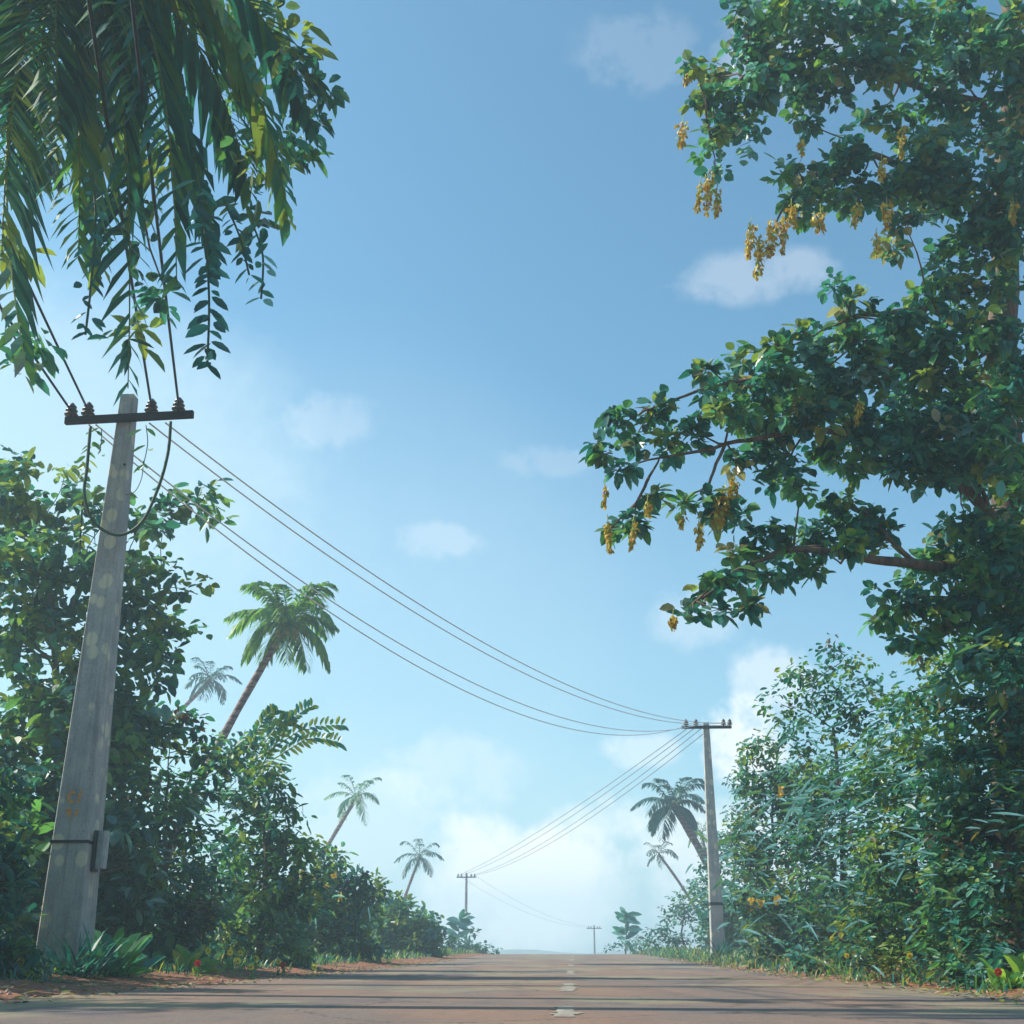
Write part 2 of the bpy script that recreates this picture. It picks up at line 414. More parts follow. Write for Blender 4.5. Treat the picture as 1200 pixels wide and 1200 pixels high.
p4 = pole('smallest and farthest pole, standing just beyond the crest of the road', 697, 200, 1084, .34, .24, 1088, dict(off=0, half=1.15, x=[-.85, -.5, .5, .85]), False)
def pole_w(H, wb, wt, z): return wb+(wt-wb)*z/H
# pole 1 details
t1, o1, tips1, za1, af1, H1 = p1
zb = Pz  # alias unused
def h_at(v, D, u=90): return P(u, v, D)[2]-o1[2]
zc = h_at(986, 19); w = pole_w(H1, .66, .235, zc)
mb = MB()
mb.box(loc2w(o1, (0, -w/2-.009, zc)), (w/2+.016, .007, .022), Rm)
mb.box(loc2w(o1, (w/2+.012, .0, zc-.01)), (.007, w/2-.003, .022), Rm)
mb.box(loc2w(o1, (-w/2-.012, .0, zc)), (.007, w/2-.003, .022), Rm)
mb.build('band', BLACKBAND, t1)
zx = h_at(996, 19)
mb = MB(); mb.box(loc2w(o1, (w/2+.035, -.02, zx)), (.018, .12, .30), Rm, 1, .01); br = mb.build('bracket', BLACKBAND, t1)
mb = MB(); mb.box(loc2w(o1, (w/2+.125, -.03, zx+.02)), (.070, .10, .275), Rm, .96, .03); mb.build('meter_box', BOXM, t1)
zm = h_at(546, 19.2); w = pole_w(H1, .66, .235, zm)
mb = MB(); mb.tube([loc2w(o1, (w*.38, -w/2-.02, zm)), loc2w(o1, (w*.38, -w/2+.05, zm))], .022, 10); mb.build('bolt', BLACKBAND, t1)
# orange painted marks (two worn rows)
def stroke(mb, pts, width):
    for a, b in zip(pts[:-1], pts[1:]):
        a = np.array(a, float); b = np.array(b, float); d = b-a; L = np.linalg.norm(d); d /= L; n = np.array([-d[1], d[0]])*width/2
        q = [a-n-d*.004, a+n-d*.004, b+n+d*.004, b-n+d*.004]
        V = []
        for x_, z_ in q:
            ww = pole_w(H1, .66, .235, z_); V.append(loc2w(o1, (x_, -ww/2-.004-stroke.k*.0004, z_)))
        stroke.k += 1
        mb.add(V, [(0, 1, 2, 3)])
stroke.k = 0
zr = h_at(934, 19); zr2 = h_at(952, 19)
mb = MB()
C = [(.0+.060*math.cos(a), zr+.075*math.sin(a)) for a in np.linspace(math.radians(60), math.radians(300), 9)]
stroke(mb, [(x_-.05, z_) for x_, z_ in C], .035); mb.build('painted_mark', ORANGE, t1); mb = MB(); stroke(mb, [(.075, zr+.10), (.055, zr-.085)], .032)
mb.build('painted_mark', ORANGE, t1)
mb = MB()
stroke(mb, [(-.06+.035*math.cos(a)-.02, zr2+.02+.035*math.sin(a)) for a in np.linspace(0, 2*PI*.95, 8)], .022)
stroke(mb, [(-.045, zr2+.02), (-.055, zr2-.07)], .026); mb.build('painted_mark', ORANGE, t1); mb = MB(); stroke(mb, [(.055, zr2+.045), (.045, zr2-.05)], .036)
mb.build('painted_mark', ORANGE, t1)
# pole 2 band
t2, o2, tips2, za2, af2, H2 = p2
zc = P(842, 1059, 50)[2]-o2[2]; w = pole_w(H2, .56, .24, zc)+.03
mb = MB(); mb.box(loc2w(o2, (0, 0, zc)), (w/2, w/2, .055), Rm, .995, .02); mb.build('band', BLACKBAND, t2)
# ------------------------------------------------------------------ wires
WIREF = flat('grey_wire', lin(120, 120, 120), .5, 0, .1)
WIRED = flat('dark_wire', lin(24, 22, 22), .6, 0, .1)
def wire(a, b, sag, r, label, group, n=40):
    a = np.array(a); b = np.array(b); t = np.linspace(0, 1, n)[:, None]
    pts = a+(b-a)*t; pts[:, 2] -= (4*sag*t*(1-t))[:, 0]
    mb = MB(); mb.tube(pts, r, 6)
    o = mb.build('power_wire', WIRED if group == G0 else (WIREM if group.startswith('wires sagging') else WIREF), None, True); tag(o, label, 'wire', group); return pts
G0 = 'wires running overhead from the near pole towards the viewer'
for k, (u0, v0, lab) in enumerate(((0, 358, 'wire leaving the near pole crossarm from its outermost left insulator, overhead'),
                                   (0, 253, 'wire leaving the near pole from its second left insulator, overhead'),
                                   (108, 0, 'overhead wire crossing the palm, inner of the pair on the right of the near pole'),
                                   (158, 0, 'overhead wire from the rightmost insulator of the near pole'))):
    a = tips1[k]; m = Pz(u0, v0, a[2]-.12); d = (m-a); e = a+d*((a[1]+14)/(a[1]-m[1])); e[2] = a[2]+.1
    wire(a, e, .35, .021, lab, G0)
G1 = 'wires sagging from the near left pole to the right pole'
labs = ('lowest sagging wire between the near left pole and the right pole',
        'second lowest sagging wire between near pole and right pole', 'third sagging wire from below, passing over the palm crown towards the right pole', 'highest sagging wire between the near left pole and the right pole')
for k in range(4):
    a = loc2w(o1, ([-.62, -.50, .44, .72][k], af1+.08, za1-.07)); b = tips2[k].copy()+np.array([0, -.05, [-.12, -.10, -.02, 0][k]])
    wire(a, b, [2.15, 1.95, 1.55, 1.45][k], .014, labs[k], G1, 60)
G2 = 'thin wires from the right pole down to the far left pole'
for k in range(4):
    a = loc2w(o2, ([-.83, -.55, -.25, .05][k], af2+(.0 if k < 3 else .5), za2-.08)); b = p3[2][k]
    wire(a, b, [.5, .7, .9, 1.0][k], .016, ('leftmost', 'second from left', 'third from left', 'rightmost')[k]+' thin wire running from the right pole crossarm down to the far pole', G2, 40)
for k in (0, 3):
    wire(p3[2][k], p4[2][k], 1.2, .011, ('upper' if k else 'lower')+' faint wire between the two farthest poles', 'faint wires between the two farthest poles', 30)
# ------------------------------------------------------------------ palms
def frond_mesh(c, ctrl, tip, nl, L, W, pal, seed, droop=.8, rw=.03):
    r = np.random.default_rng(seed); mb = MB(); c, ctrl, tip = map(np.array, (c, ctrl, tip))
    f = lambda t: (1-t)**2*c+2*t*(1-t)*ctrl+t*t*tip
    ts = np.linspace(0, 1, 14); pts = np.array([f(t) for t in ts])
    col = np.array(pal[0])
    mb.tube(pts, np.linspace(rw, rw*.2, 14), 5, np.array(C_OLIVE)*.8)
    tl = np.linspace(.14, .995, nl); P0 = []; P1 = []; P2 = []; SD = []; K = []; WW = []
    for s_ in (1, -1):
        for t in tl+r.normal(size=nl)*.004:
            p = f(t); tg = f(min(1, t+.02))-f(t-.02); tg /= np.linalg.norm(tg)+1e-9
            sd = np.cross(tg, (0, 0, 1)); nn = np.linalg.norm(sd); sd = sd/nn if nn > .15 else np.array([1., 0, 0])
            if r.random() < .05: continue
            l = L*(.35+1.1*math.sin(PI*min(1, (t*.82+.13)))**.8*.75)*r.uniform(.8, 1.12)*(1-.45*max(0, t-.75)/.25)
            d = sd*s_*.78+tg*(.55+.3*t)+r.normal(size=3)*.10; d /= np.linalg.norm(d)
            a = p; b = p+d*l*.5+np.array([0, 0, -droop*.14*l]); e = p+d*l*.86+np.array([0, 0, -droop*.55*l])
            P0.append(a); P1.append(b); P2.append(e); SD.append(np.cross(d, (sd*s_*.2+np.array([0, 0, 1]))*1.0)); WW.append(W*r.uniform(.75, 1.2))
            K.append(np.array(pal[r.integers(len(pal))])*.7*r.uniform(.7, 1.2)+col*.3)
    mb.strips(P0, P1, P2, SD, np.array(WW), np.clip(np.array(K), 0, 1))
    return mb
def palm(label, ub, vb_, ut, vt, D, rpx, nf, pal, group, trunk_r, seed, coco=0, nl=26, D2=None):
    r = random.Random(seed); top = P(ut, vt, D); bx = P(ub, vb_, D2 or D)
    # extend trunk line from (ub,vb_) down to the ground
    d = bx-top; g = gz(bx[0], bx[1]); k = (top[2]-g)/(top[2]-bx[2]); base = top+d*k; base[2] = gz(base[0], base[1])-.1
    t = thing('palm_tree', label, 'palm tree', (base[0], base[1], base[2]+.1), group)
    mb = MB(); n = 26; ts = np.linspace(0, 1, n); bend = np.array([(base[0]-top[0])*.10, 0, 0])
    pts = np.array([base+(top-base)*q+bend*math.sin(PI*q) for q in ts]); 
    rad = np.array([trunk_r*(1.25-.45*q)*(1+.06*math.sin(q*120)) for q in ts]); rad[0] *= 1.4
    mb.tube(pts, rad, 10); mb.build('trunk', PBARK, t, True)
    R = rpx*mpp(top)
    for i in range(nf):
        az = 2*PI*i/nf*1.0+r.uniform(-.25, .25); lay = i % 3
        e0 = (1.15, .6, .05)[lay]+r.uniform(-.15, .15); L = R*(1.0, 1.12, 1.02)[lay]*r.uniform(.85, 1.1)
        h = np.array([math.cos(az), math.sin(az), 0])
        ctrl = top+h*L*.55+np.array([0, 0, L*.75*e0]); tip = top+h*L*(.86, 1.0, .75)[lay]+np.array([0, 0, L*(.62, -.12, -.75)[lay]+L*r.uniform(-.12, .12)])
        frond_mesh(top, ctrl, tip, nl, R*.36, R*.060, pal, seed*50+i, .9, R*.014).build('frond', PALMLEAF, t)
    for i in range(coco):
        a = 2*PI*i/coco; c = top+np.array([math.cos(a)*.34, math.sin(a)*.34-.1, -.30-.16*(i % 2)])
        mb = MB(); mb.lathe(c-np.array([0, 0, .16]), [(.02, 0), (.12, .05), (.165, .14), (.15, .24), (.07, .31), (.02, .33)], 10); mb.build('coconut', COCO, t, True)
    return t
PG = [lin(116, 166, 66), lin(150, 180, 66), lin(100, 156, 64), lin(50, 124, 90), lin(130, 172, 84)]; PB = [lin(34, 96, 96), C_DARK, lin(40, 104, 100), C_DARK]
GP = 'palms rising above the hedges'
palm('tall coconut palm leaning right over the left hedge, bright green crown with coconuts', 262, 890, 338, 730, 46, 60, 28, PG, GP, .155, 3, 9, 30)
palm('small palm behind the left hedge, just left of the tall leaning palm', 212, 842, 247, 797, 98, 29, 15, PB, GP, .2, 4, 0, 18)
palm('small palm above the left hedge, right of the tall coconut palm', 396, 980, 418, 935, 112, 30, 13, [C_GREEN, C_TEAL], GP, .2, 5, 0, 16)
palm('tiny windblown palm at the far end of the left hedge', 478, 1050, 492, 1005, 128, 26, 12, PB, GP, .16, 6, 0, 14)
palm('tall blue-green palm left of the right pole, leaning left', 826, 1020, 789, 944, 92, 42, 19, PB, GP, .30, 7, 0, 24)
palm('small thin palm low to the left of the leaning blue-green palm', 790, 1032, 772, 1001, 118, 20, 11, PB, GP, .14, 8, 0, 14)
palm('small palm half hidden behind the shaft of the right pole', 828, 1010, 822, 976, 112, 22, 11, [C_GREEN, C_TEAL], GP, .14, 9, 0, 14)
# near palm overhead, top left
cr = P(70, -110, 11.8); base = np.array([-8.3, 12.2, gz(-8.3, 12.2)-.1])
tp = thing('palm_tree', 'huge overhanging palm with long drooping fronds filling the top left corner', 'palm tree', tuple(base+np.array([0, 0, .1])))
mb = MB(); ts = np.linspace(0, 1, 30); pts = np.array([base+(cr-base)*q+np.array([-.9*math.sin(PI*q), 0, 0]) for q in ts])
mb.tube(pts, [.26*(1.3-.5*q)*(1+.05*math.sin(q*150)) for q in ts], 14); mb.build('trunk', PBARK, tp, True)
FR = [((100, 40), (92, 305), 9.6), ((205, -60), (207, 330), 9.8), ((165, -20), (150, 455), 10.6), ((300, -40), (338, 262), 11.6), ((250, 0), (292, 225), 12.4),
      ((-30, 120), (30, 425), 9.8), ((10, 40), (2, 300), 9.2), ((300, -80), (368, 150), 12.6), ((215, 20), (252, 300), 11.4), ((120, 10), (118, 330), 11.8),
      ((40, 60), (50, 215), 12.6), ((-90, 180), (-30, 400), 10.6), ((160, -30), (180, 250), 12.8), ((60, -20), (70, 150), 9.4), ((-60, -40), (-160, 180), 11.2),
      ((200, -200), (330, -120), 13.5), ((-40, -220), (-220, -160), 11.5), ((150, -220), (260, -200), 9), ((250, -60), (300, 90), 10.4), ((140, -90), (160, 120), 9.6), ((20, -60), (20, 120), 10.2)]
for i, (cc, ee, dd) in enumerate(FR):
    dd = dd*.85+2.6; a = P(*cc, (11.5+dd)/2); e = P(*ee, dd)
    frond_mesh(cr, a, e, 42, .80, .12, [C_DARK, C_TEAL, C_TEAL, C_GREEN] if i % 3 else [C_GREEN, C_TEAL, C_OLIVE], 900+i, .75, .03).build('frond', PALMLEAF, tp)
# broadleaf tree behind it, top left
def limb(pts_px, r0, r1, parent, name='branch', nn=6, seed=0):
    pts = [P(*q) for q in pts_px]; out = [pts[0]]
    for i in range(len(pts)-1): out.extend(wob(pts[i], pts[i+1], nn, .035, seed+i)[1:])
    out = np.array(out); mb = MB(); mb.tube(out, np.linspace(r0, r1, len(out)), 8); mb.build(name, BARK, parent, True); return out
tl = thing('broadleaf_tree', 'leafy tree with rounded leaves reaching in behind the near palm fronds, top left', 'tree', (-10.4, 15.5, gz(-10.4, 15.5)))
mb = MB(); add_clumps(mb, [(40, 60, 60, 60), (150, 50, 50, 50), (215, 20, 50, 40), (300, 20, 50, 40), (345, 40, 26, 24), (372, 110, 18, 14), (335, 85, 25, 22), (290, 90, 36, 36), (355, 165, 14, 22), (325, 200, 22, 22), (250, 120, 30, 36), (90, 110, 50, 50), (285, 250, 22, 22), (20, 150, 40, 70),
     (150, 150, 36, 40), (200, 190, 30, 40), (20, 300, 30, 30), (30, 400, 22, 26), (165, 260, 26, 36), (195, 350, 26, 26), (150, 385, 20, 22), (120, 250, 26, 30), (60, 190, 30, 40), (38, 436, 20, 10), (330, 10, 40, 26), (350, 70, 22, 18), (275, 40, 40, 30), (362, 140, 16, 14), (310, 150, 26, 24), (60, 90, 50, 60), (120, 20, 50, 40), (285, 180, 24, 24)], 13.6,
     ([C_DARK, C_TEAL, C_GREEN, C_OLIVE, C_LIME], [.3, .25, .25, .17, .03]), .27, dens=.64, sub=24, per=13, dj=1.0, aspect=.5, droop=.3)
mb.build('crown', LEAF, tl)
mb = MB(); b0 = np.array([-10.4, 15.5, gz(-10.4, 15.5)-.1]); f0 = P(-160, -60, 14.5); pts = wob(b0, f0, 12, .03, 2); mb.tube(pts, np.linspace(.3, .16, 13), 12); mb.build('trunk', BARK, tl, True)
limb([(-160, -60, 14.5), (60, 10, 14), (220, 10, 14), (330, 60, 14), (378, 112, 14)], .12, .015, tl, seed=1)
limb([(60, 10, 14), (130, 130, 14), (190, 330, 13.8)], .06, .01, tl, seed=2)
limb([(220, 10, 14), (290, 130, 14), (330, 230, 14)], .05, .008, tl, seed=3)
limb([(-160, -60, 14.5), (-60, 180, 14), (30, 420, 14)], .07, .01, tl, seed=4)
# hanging vines
def vine(label, px, D, leaf, cols, seed, r=.012, group=None, step=.10, lsc=1.0, cat='vine', every=1):
    rr = np.random.default_rng(seed); pts = [P(u, v, D) for u, v in px]
    o = thing('hanging_vine', label, cat, tuple(pts[0]), group); out = [pts[0]]
    # smooth with Catmull-Rom
    Q = [pts[0]]+pts+[pts[-1]]; sm = []
    for i in range(1, len(Q)-2):
        for t in np.linspace(0, 1, 8, endpoint=False):
            a, b, c, d = Q[i-1], Q[i], Q[i+1], Q[i+2]
            sm.append(.5*((2*b)+(-a+c)*t+(2*a-5*b+4*c-d)*t*t+(-a+3*b-3*c+d)*t**3))
    sm.append(pts[-1]); sm = np.array(sm)
    mb = MB(); mb.tube(sm, r, 6, lin(52, 84, 48)); mb.build('stem', PETAL, o, True)
    if leaf:
        seg = np.linalg.norm(np.diff(sm, axis=0), axis=1); cum = np.concatenate([[0], np.cumsum(seg)]); n = int(cum[-1]/step)
        s_ = np.linspace(.05, 1, n)*cum[-1]; C = np.stack([np.interp(s_, cum, sm[:, k]) for k in range(3)], 1)
        C = np.repeat(C, 2, 0); m = len(C); sgn = np.tile([1, -1], n); C = C+rr.normal(size=(m, 3))*step*.3
        Dn = np.stack([sgn*(.8+.3*rr.random(m)), rr.normal(size=m)*.5, -.5-.4*rr.random(m)], 1)
        kc = np.array([cols[i] for i in rr.integers(0, len(cols), m)])*(.8+.4*rr.random((m, 1)))
        mb = MB(); mb.leaves(C, Dn, unit(m)*.5+np.array([0, -1., .4]), leaf*(.45+1.0*rr.random(m)), leaf*.5*(.5+.8*rr.random(m)), kc, .15); mb.build('foliage', LEAF, o)
    return o
DK = [C_DARK, C_DARK, C_TEAL]
vine('longest dark dangling vine of paired leaves, reaching lowest at top left', [(232, 200), (240, 270), (245, 350), (243, 425)], 10.6, .20, DK, 1, step=.09)
vine('short dark dangling spray of leaves right of the longest hanging vine', [(262, 235), (280, 275), (292, 322)], 11, .15, DK, 2, step=.08)
vine('thin dark hanging vine strung between palm fronds above the near pole', [(108, 200), (112, 260), (106, 340), (100, 392)], 10.6, .14, DK, 3, step=.13)
vine('pale green hanging spray at far right edge of the top left foliage', [(296, 262), (308, 300), (306, 350)], 11.5, .16, [C_TEAL, C_PALE], 4, step=.12)
# vines on the near pole
DV = 18.6
vine('thick green vine hanging in a deep loop below the near pole crossarm', [(106, 500), (102, 548), (99, 580), (110, 612), (138, 627), (166, 612), (186, 570), (197, 530), (200, 494)], DV, 0, [], 5, .026)
vine('straight leafy vine dropping from the left end of the near pole crossarm', [(106, 502), (102, 540), (96, 600), (93, 650)], DV+.3, .17, [C_GREEN, C_OLIVE], 6, .018, step=.13)
vine('short spray of green leaves hanging from the crossarm just right of the near pole', [(171, 498), (173, 520), (168, 545)], DV, .21, [C_GREEN], 7, .008, step=.20)
vine('short pale spray of leaves hanging from the crossarm left of the near pole', [(119, 502), (119, 514), (117, 530)], DV, .13, [C_OLIVE, C_GREEN], 8, .008, step=.12)
vine('thin curled tendril beside the near pole shaft below the leaf spray', [(168, 540), (166, 560), (158, 576), (146, 580)], DV, 0, [], 10, .007)
# ------------------------------------------------------------------ big overhanging tree on the right
tx, ty = 7.6, 19.5; tz = gz(tx, ty)
bt = thing('flowering_tree', 'great spreading tree arching over the road from the right, with yellow blossom sprays', 'tree', (tx, ty, tz))
DT = 17.5
mb = MB(); b0 = np.array([tx, ty, tz-.15]); t_a = P(1190, 700, 19); t_b = P(1172, 400, 18.5); t_c = P(1190, 60, 18); t_d = P(1160, -160, 17.5)
pts = np.vstack([wob(b0, t_a, 6, .03, 1), wob(t_a, t_b, 6, .03, 2)[1:], wob(t_b, t_c, 6, .03, 3)[1:], wob(t_c, t_d, 4, .03, 4)[1:]])
TRK = MB(); TRK.tube(pts, np.linspace(.42, .10, len(pts)), 14)
limbs = [[(1188, 660, 19), (1140, 655, 18), (1072, 661, 17.3), (1000, 652, 17), (930, 643, 17), (870, 665, 17), (815, 705, 17)],
         [(1186, 640, 19), (1160, 603, 18), (1120, 560, 17.5), (1050, 520, 17), (950, 500, 17), (850, 520, 16.8), (740, 545, 16.6)],
         [(1180, 500, 18.5), (1080, 430, 17.5), (960, 440, 17), (850, 450, 17), (760, 480, 16.8)],
         [(1176, 420, 18.5), (1090, 360, 17.5), (1000, 370, 17.2), (920, 410, 17)],
         [(1180, 300, 18.2), (1110, 210, 17.5), (1020, 180, 17.2), (940, 210, 17), (905, 270, 16.8)],
         [(1188, 200, 18), (1150, 120, 17.5), (1055, 95, 17.2), (960, 60, 17), (870, 90, 16.8), (830, 150, 16.6)],
         [(1190, 60, 18), (1100, 30, 17.5), (980, 5, 17), (880, 20, 17)],
         [(1160, 603, 18), (1148, 570, 17.6), (1150, 540, 17.5)],
         [(1072, 661, 17.3), (1045, 635, 17.2), (1015, 600, 17)],
         [(930, 643, 17), (960, 640, 17), (985, 660, 17)],
         [(1190, 660, 19), (1120, 700, 18), (1050, 700, 17.5)],
         [(850, 520, 16.8), (830, 570, 16.7), (840, 610, 16.7)], [(760, 560, 16.7), (745, 590, 16.6), (715, 620, 16.6)]]
r0s = [.115, .12, .10, .08, .10, .10, .09, .05, .05, .03, .06, .03, .025]
for i, L in enumerate(limbs): limb(L, r0s[i], .012, bt, seed=20+i)
G_A = [(905, 28, 48, 26), (870, 12, 22, 18), (960, 18, 50, 30), (1030, 30, 50, 34), (1110, 30, 56, 40), (1175, 60, 40, 56), (875, 58, 26, 22), (838, 90, 24, 14), (852, 118, 28, 18), (826, 112, 12, 16), (836, 165, 16, 24), (838, 196, 10, 12), (868, 140, 24, 18), (915, 70, 42, 32), (960, 95, 44, 28), (1010, 75, 40, 26), (1060, 75, 40, 20), (900, 105, 34, 24), (945, 140, 22, 14), (880, 165, 18, 14), (1120, 80, 40, 22), (815, 78, 14, 8)]
G_B = [(934, 197, 24, 12), (994, 183, 28, 26), (1030, 140, 28, 14), (1109, 128, 42, 16), (1150, 150, 40, 26), (930, 250, 22, 18), (955, 225, 30, 22), (1049, 218, 36, 26), (1000, 225, 40, 22), (1100, 190, 44, 36), (1090, 240, 26, 20), (1060, 262, 22, 18), (1048, 288, 16, 16), (1105, 305, 30, 18), (1177, 206, 30, 40), (1154, 275, 36, 36), (1070, 170, 36, 22), (1180, 330, 26, 30), (1130, 240, 30, 30), (1190, 150, 24, 50), (1190, 250, 24, 50), (1135, 345, 34, 24)]
G_C = [(978, 338, 12, 14), (998, 362, 26, 18), (946, 382, 20, 12), (1045, 376, 34, 22), (1086, 350, 34, 18), (911, 404, 22, 14), (872, 413, 18, 12), (832, 432, 14, 14), (865, 440, 30, 16), (1063, 413, 48, 26), (1131, 390, 44, 36), (1177, 420, 32, 44), (960, 410, 36, 18), (1010, 400, 30, 22), (910, 440, 36, 18),
       (765, 480, 24, 20), (732, 495, 22, 18), (702, 530, 18, 16), (724, 552, 14, 12), (787, 522, 24, 14), (812, 508, 20, 18), (925, 457, 40, 20), (860, 485, 30, 16), (907, 512, 30, 22), (872, 536, 22, 12), (835, 596, 24, 18), (801, 588, 16, 14), (858, 600, 18, 16), (907, 560, 22, 14), (932, 562, 14, 14), (971, 457, 36, 26), (1017, 489, 44, 30), (971, 520, 30, 20), (925, 535, 20, 14), (1040, 535, 36, 28), (1086, 560, 28, 24), (1109, 512, 36, 30), (1160, 530, 34, 40), (1177, 475, 30, 40), (1090, 450, 50, 34), (745, 606, 18, 14), (718, 624, 10, 10), (763, 580, 12, 12), (1000, 440, 40, 26), (890, 480, 34, 22), (950, 480, 36, 24), (840, 470, 24, 16), (1000, 545, 30, 18), (1060, 500, 40, 30), (745, 515, 16, 12), (1130, 470, 36, 36), (1140, 560, 24, 22)]
G_D = [(980, 590, 26, 18), (1012, 603, 28, 20), (962, 620, 26, 16), (1000, 640, 26, 14), (1031, 622, 20, 20), (902, 625, 26, 14), (936, 640, 26, 14), (879, 652, 26, 20), (907, 676, 24, 14), (856, 677, 22, 18), (833, 696, 18, 14), (808, 716, 16, 10), (879, 704, 16, 12), (955, 668, 22, 14), (845, 714, 18, 8)]
G_E = [(1109, 640, 28, 26), (1080, 668, 26, 22), (1054, 695, 30, 16), (1036, 725, 24, 12), (1131, 695, 40, 36), (1180, 690, 30, 60), (1105, 735, 40, 22), (1168, 764, 40, 36), (1160, 640, 30, 30), (1075, 750, 26, 16), (1185, 560, 30, 60), (1190, 640, 24, 50), (1135, 610, 24, 22), (1195, 730, 26, 50), (1140, 760, 34, 22)]
for k, (G, dd) in enumerate(((G_A, 16.8), (G_B, 17.2), (G_C, 17), (G_D, 17), (G_E, 17.6))):
    mb = MB(); cen = add_clumps(mb, G, dd, PAL_TREE, .20, dens=1.15, sub=13, per=13, dj=.7, aspect=.72, droop=.15)
    mb.build('crown', LEAF, bt)
    tw = TRK; allp = np.array([P(*q) for L in limbs for q in L])
    for i, (c, r) in enumerate(cen):
        j = np.argmin(np.linalg.norm(allp-c, axis=1)); 
        if np.linalg.norm(allp[j]-c) > .15: tw.tube(wob(allp[j], c, 5, .07, i), np.linspace(.022, .006, 6), 5)
        for q in range(4): 
            e = c+unit(1)[0]*r*np.array([1, 1, .7]); tw.tube(wob(c, e, 3, .08, q), [.008, .006, .005, .003], 4)
TRK.build('trunk', BARK, bt, True)
BL = [(800, 145, 12, 26), (808, 78, 12, 18), (832, 205, 12, 42), (822, 215, 8, 30), (842, 222, 8, 30), (882, 262, 12, 36), (892, 282, 14, 40), (905, 262, 14, 38), (918, 256, 10, 40), (928, 240, 12, 24), (962, 246, 8, 24), (1004, 240, 12, 22), (1040, 238, 14, 26), (1028, 275, 10, 22), (1058, 145, 8, 36), (1035, 185, 10, 26), (1008, 470, 6, 26), (711, 568, 6, 24), (712, 612, 8, 34), (744, 612, 7, 30), (760, 588, 8, 14), (820, 615, 8, 26), (842, 585, 14, 30), (852, 572, 14, 26), (862, 560, 14, 20), (800, 602, 10, 16), (790, 722, 10, 12), (1188, 235, 10, 24), (955, 255, 8, 14), (938, 165, 8, 14)]
for i, (u, v, w_, h_) in enumerate(BL):
    a = P(u, v, 16.3); m = mpp(a); b = P(u+random.uniform(-6, 3), v+h_, 16.3); mb = MB(); mb.tube(wob(a+np.array([0, 0, .12]), b, 4, .05, i), .006, 4, C_OLIVE)
    n = int(18+h_*w_*.22); t = RNG.random((n, 1)); c = a+(b-a)*t+unit(n)*w_*m*.5*(1-.55*t)
    kc = np.array([[C_YEL, lin(232, 196, 84), lin(196, 146, 40), C_YEL, C_OLIVE][RNG.integers(0, 5)] for _ in range(n)])*(.8+.3*RNG.random((n, 1)))
    mb.leaves(c, unit(n)*.6+np.array([0, 0, -1.]), unit(n), .078*(.5+.9*RNG.random(n)), .05*(.6+.7*RNG.random(n)), kc, .0); mb.build('blossom_spray', PETAL, bt)
# ------------------------------------------------------------------ right hedge trees and shrubs (near to far)
HKW = dict(dens=1.7, sub=17, per=15, aspect=.40, align=VPH, al=.62, depth=1.3, droop=.1, dj=.8)
def blades(specs):
    def f(mb):
        for (u, v, D, n, L) in specs:
            c = P(u, v, D)+RNG.normal(size=(n, 3))*np.array([.9, 1.0, .55])
            d = VPH*np.array([1, 1, 1])*1.0+RNG.normal(size=(n, 3))*.12+np.array([-.12, 0, -.05])
            kc = np.array([[C_PALE, C_TEAL, C_GREEN, C_PALE][i] for i in RNG.integers(0, 4, n)])
            mb.leaves(c, -d*np.sign(RNG.random((n, 1))-.35), unit(n)*.4+np.array([0, 0, 1.]), L*(.6+.8*RNG.random(n)), L*.045*np.ones(n), kc, .12)
    return f
def fill(u0, u1, v0, v1, ru, rv, jit=.25):
    out = []; r = random.Random(int(u0*7+v0)); v = v1
    while v > v0:
        u = u0
        while u < u1: out.append((u+r.uniform(-jit, jit)*ru, v+r.uniform(-jit, jit)*rv, ru*r.uniform(.8, 1.2), rv*r.uniform(.8, 1.2))); u += ru*1.25
        v -= rv*1.25
    return out
def blossoms(t, specs, col, r, L):
    for (u, v, D) in specs:
        c = P(u, v, D); mb = MB(); n = 9; mb.leaves(np.repeat(c[None], n, 0)+unit(n)*r*.4, unit(n), unit(n), L*np.ones(n), L*.8*np.ones(n), np.array([col]*n)*(.85+.25*RNG.random((n, 1))), 0); mb.build('blossom', PETAL, t)
GR = 'trees and shrubs of the right hedge'
KB = dict(HKW); 
shrub('hedge_tree', 'dense dark green hedge tree at the right edge, under the great spreading tree', 'tree', 1215, 16.6, fill(1110, 1230, 800, 1130, 44, 40)+[(1100, 1130, 30, 14), (1120, 1010, 36, 40), (1110, 940, 30, 34), (1180, 780, 44, 40), (1215, 720, 40, 40)], PAL_HEDGE, .20, GR, .12, crown_kw=HKW, extra=blades([(1150, 900, 16.4, 130, .5), (1180, 1000, 16.4, 130, .5), (1170, 1080, 16.4, 70, .5)]))
shrub('hedge_tree', 'bushy olive-leaved hedge tree second from the right edge, behind yellow and red flowers', 'tree', 1085, 20.5, fill(1030, 1130, 850, 1122, 36, 32)+[(1020, 1124, 26, 12), (1060, 815, 30, 24), (1110, 800, 36, 30), (1010, 1085, 24, 30), (1090, 775, 24, 18)], ([C_DARK, C_TEAL, C_GREEN, C_OLIVE, C_LIME, C_BROWN], [.26, .22, .22, .2, .05, .05]), .20, GR, .1, crown_kw=HKW, extra=blades([(1050, 960, 20, 130, .65), (1090, 1050, 20, 110, .65), (1100, 880, 20, 90, .65)]))
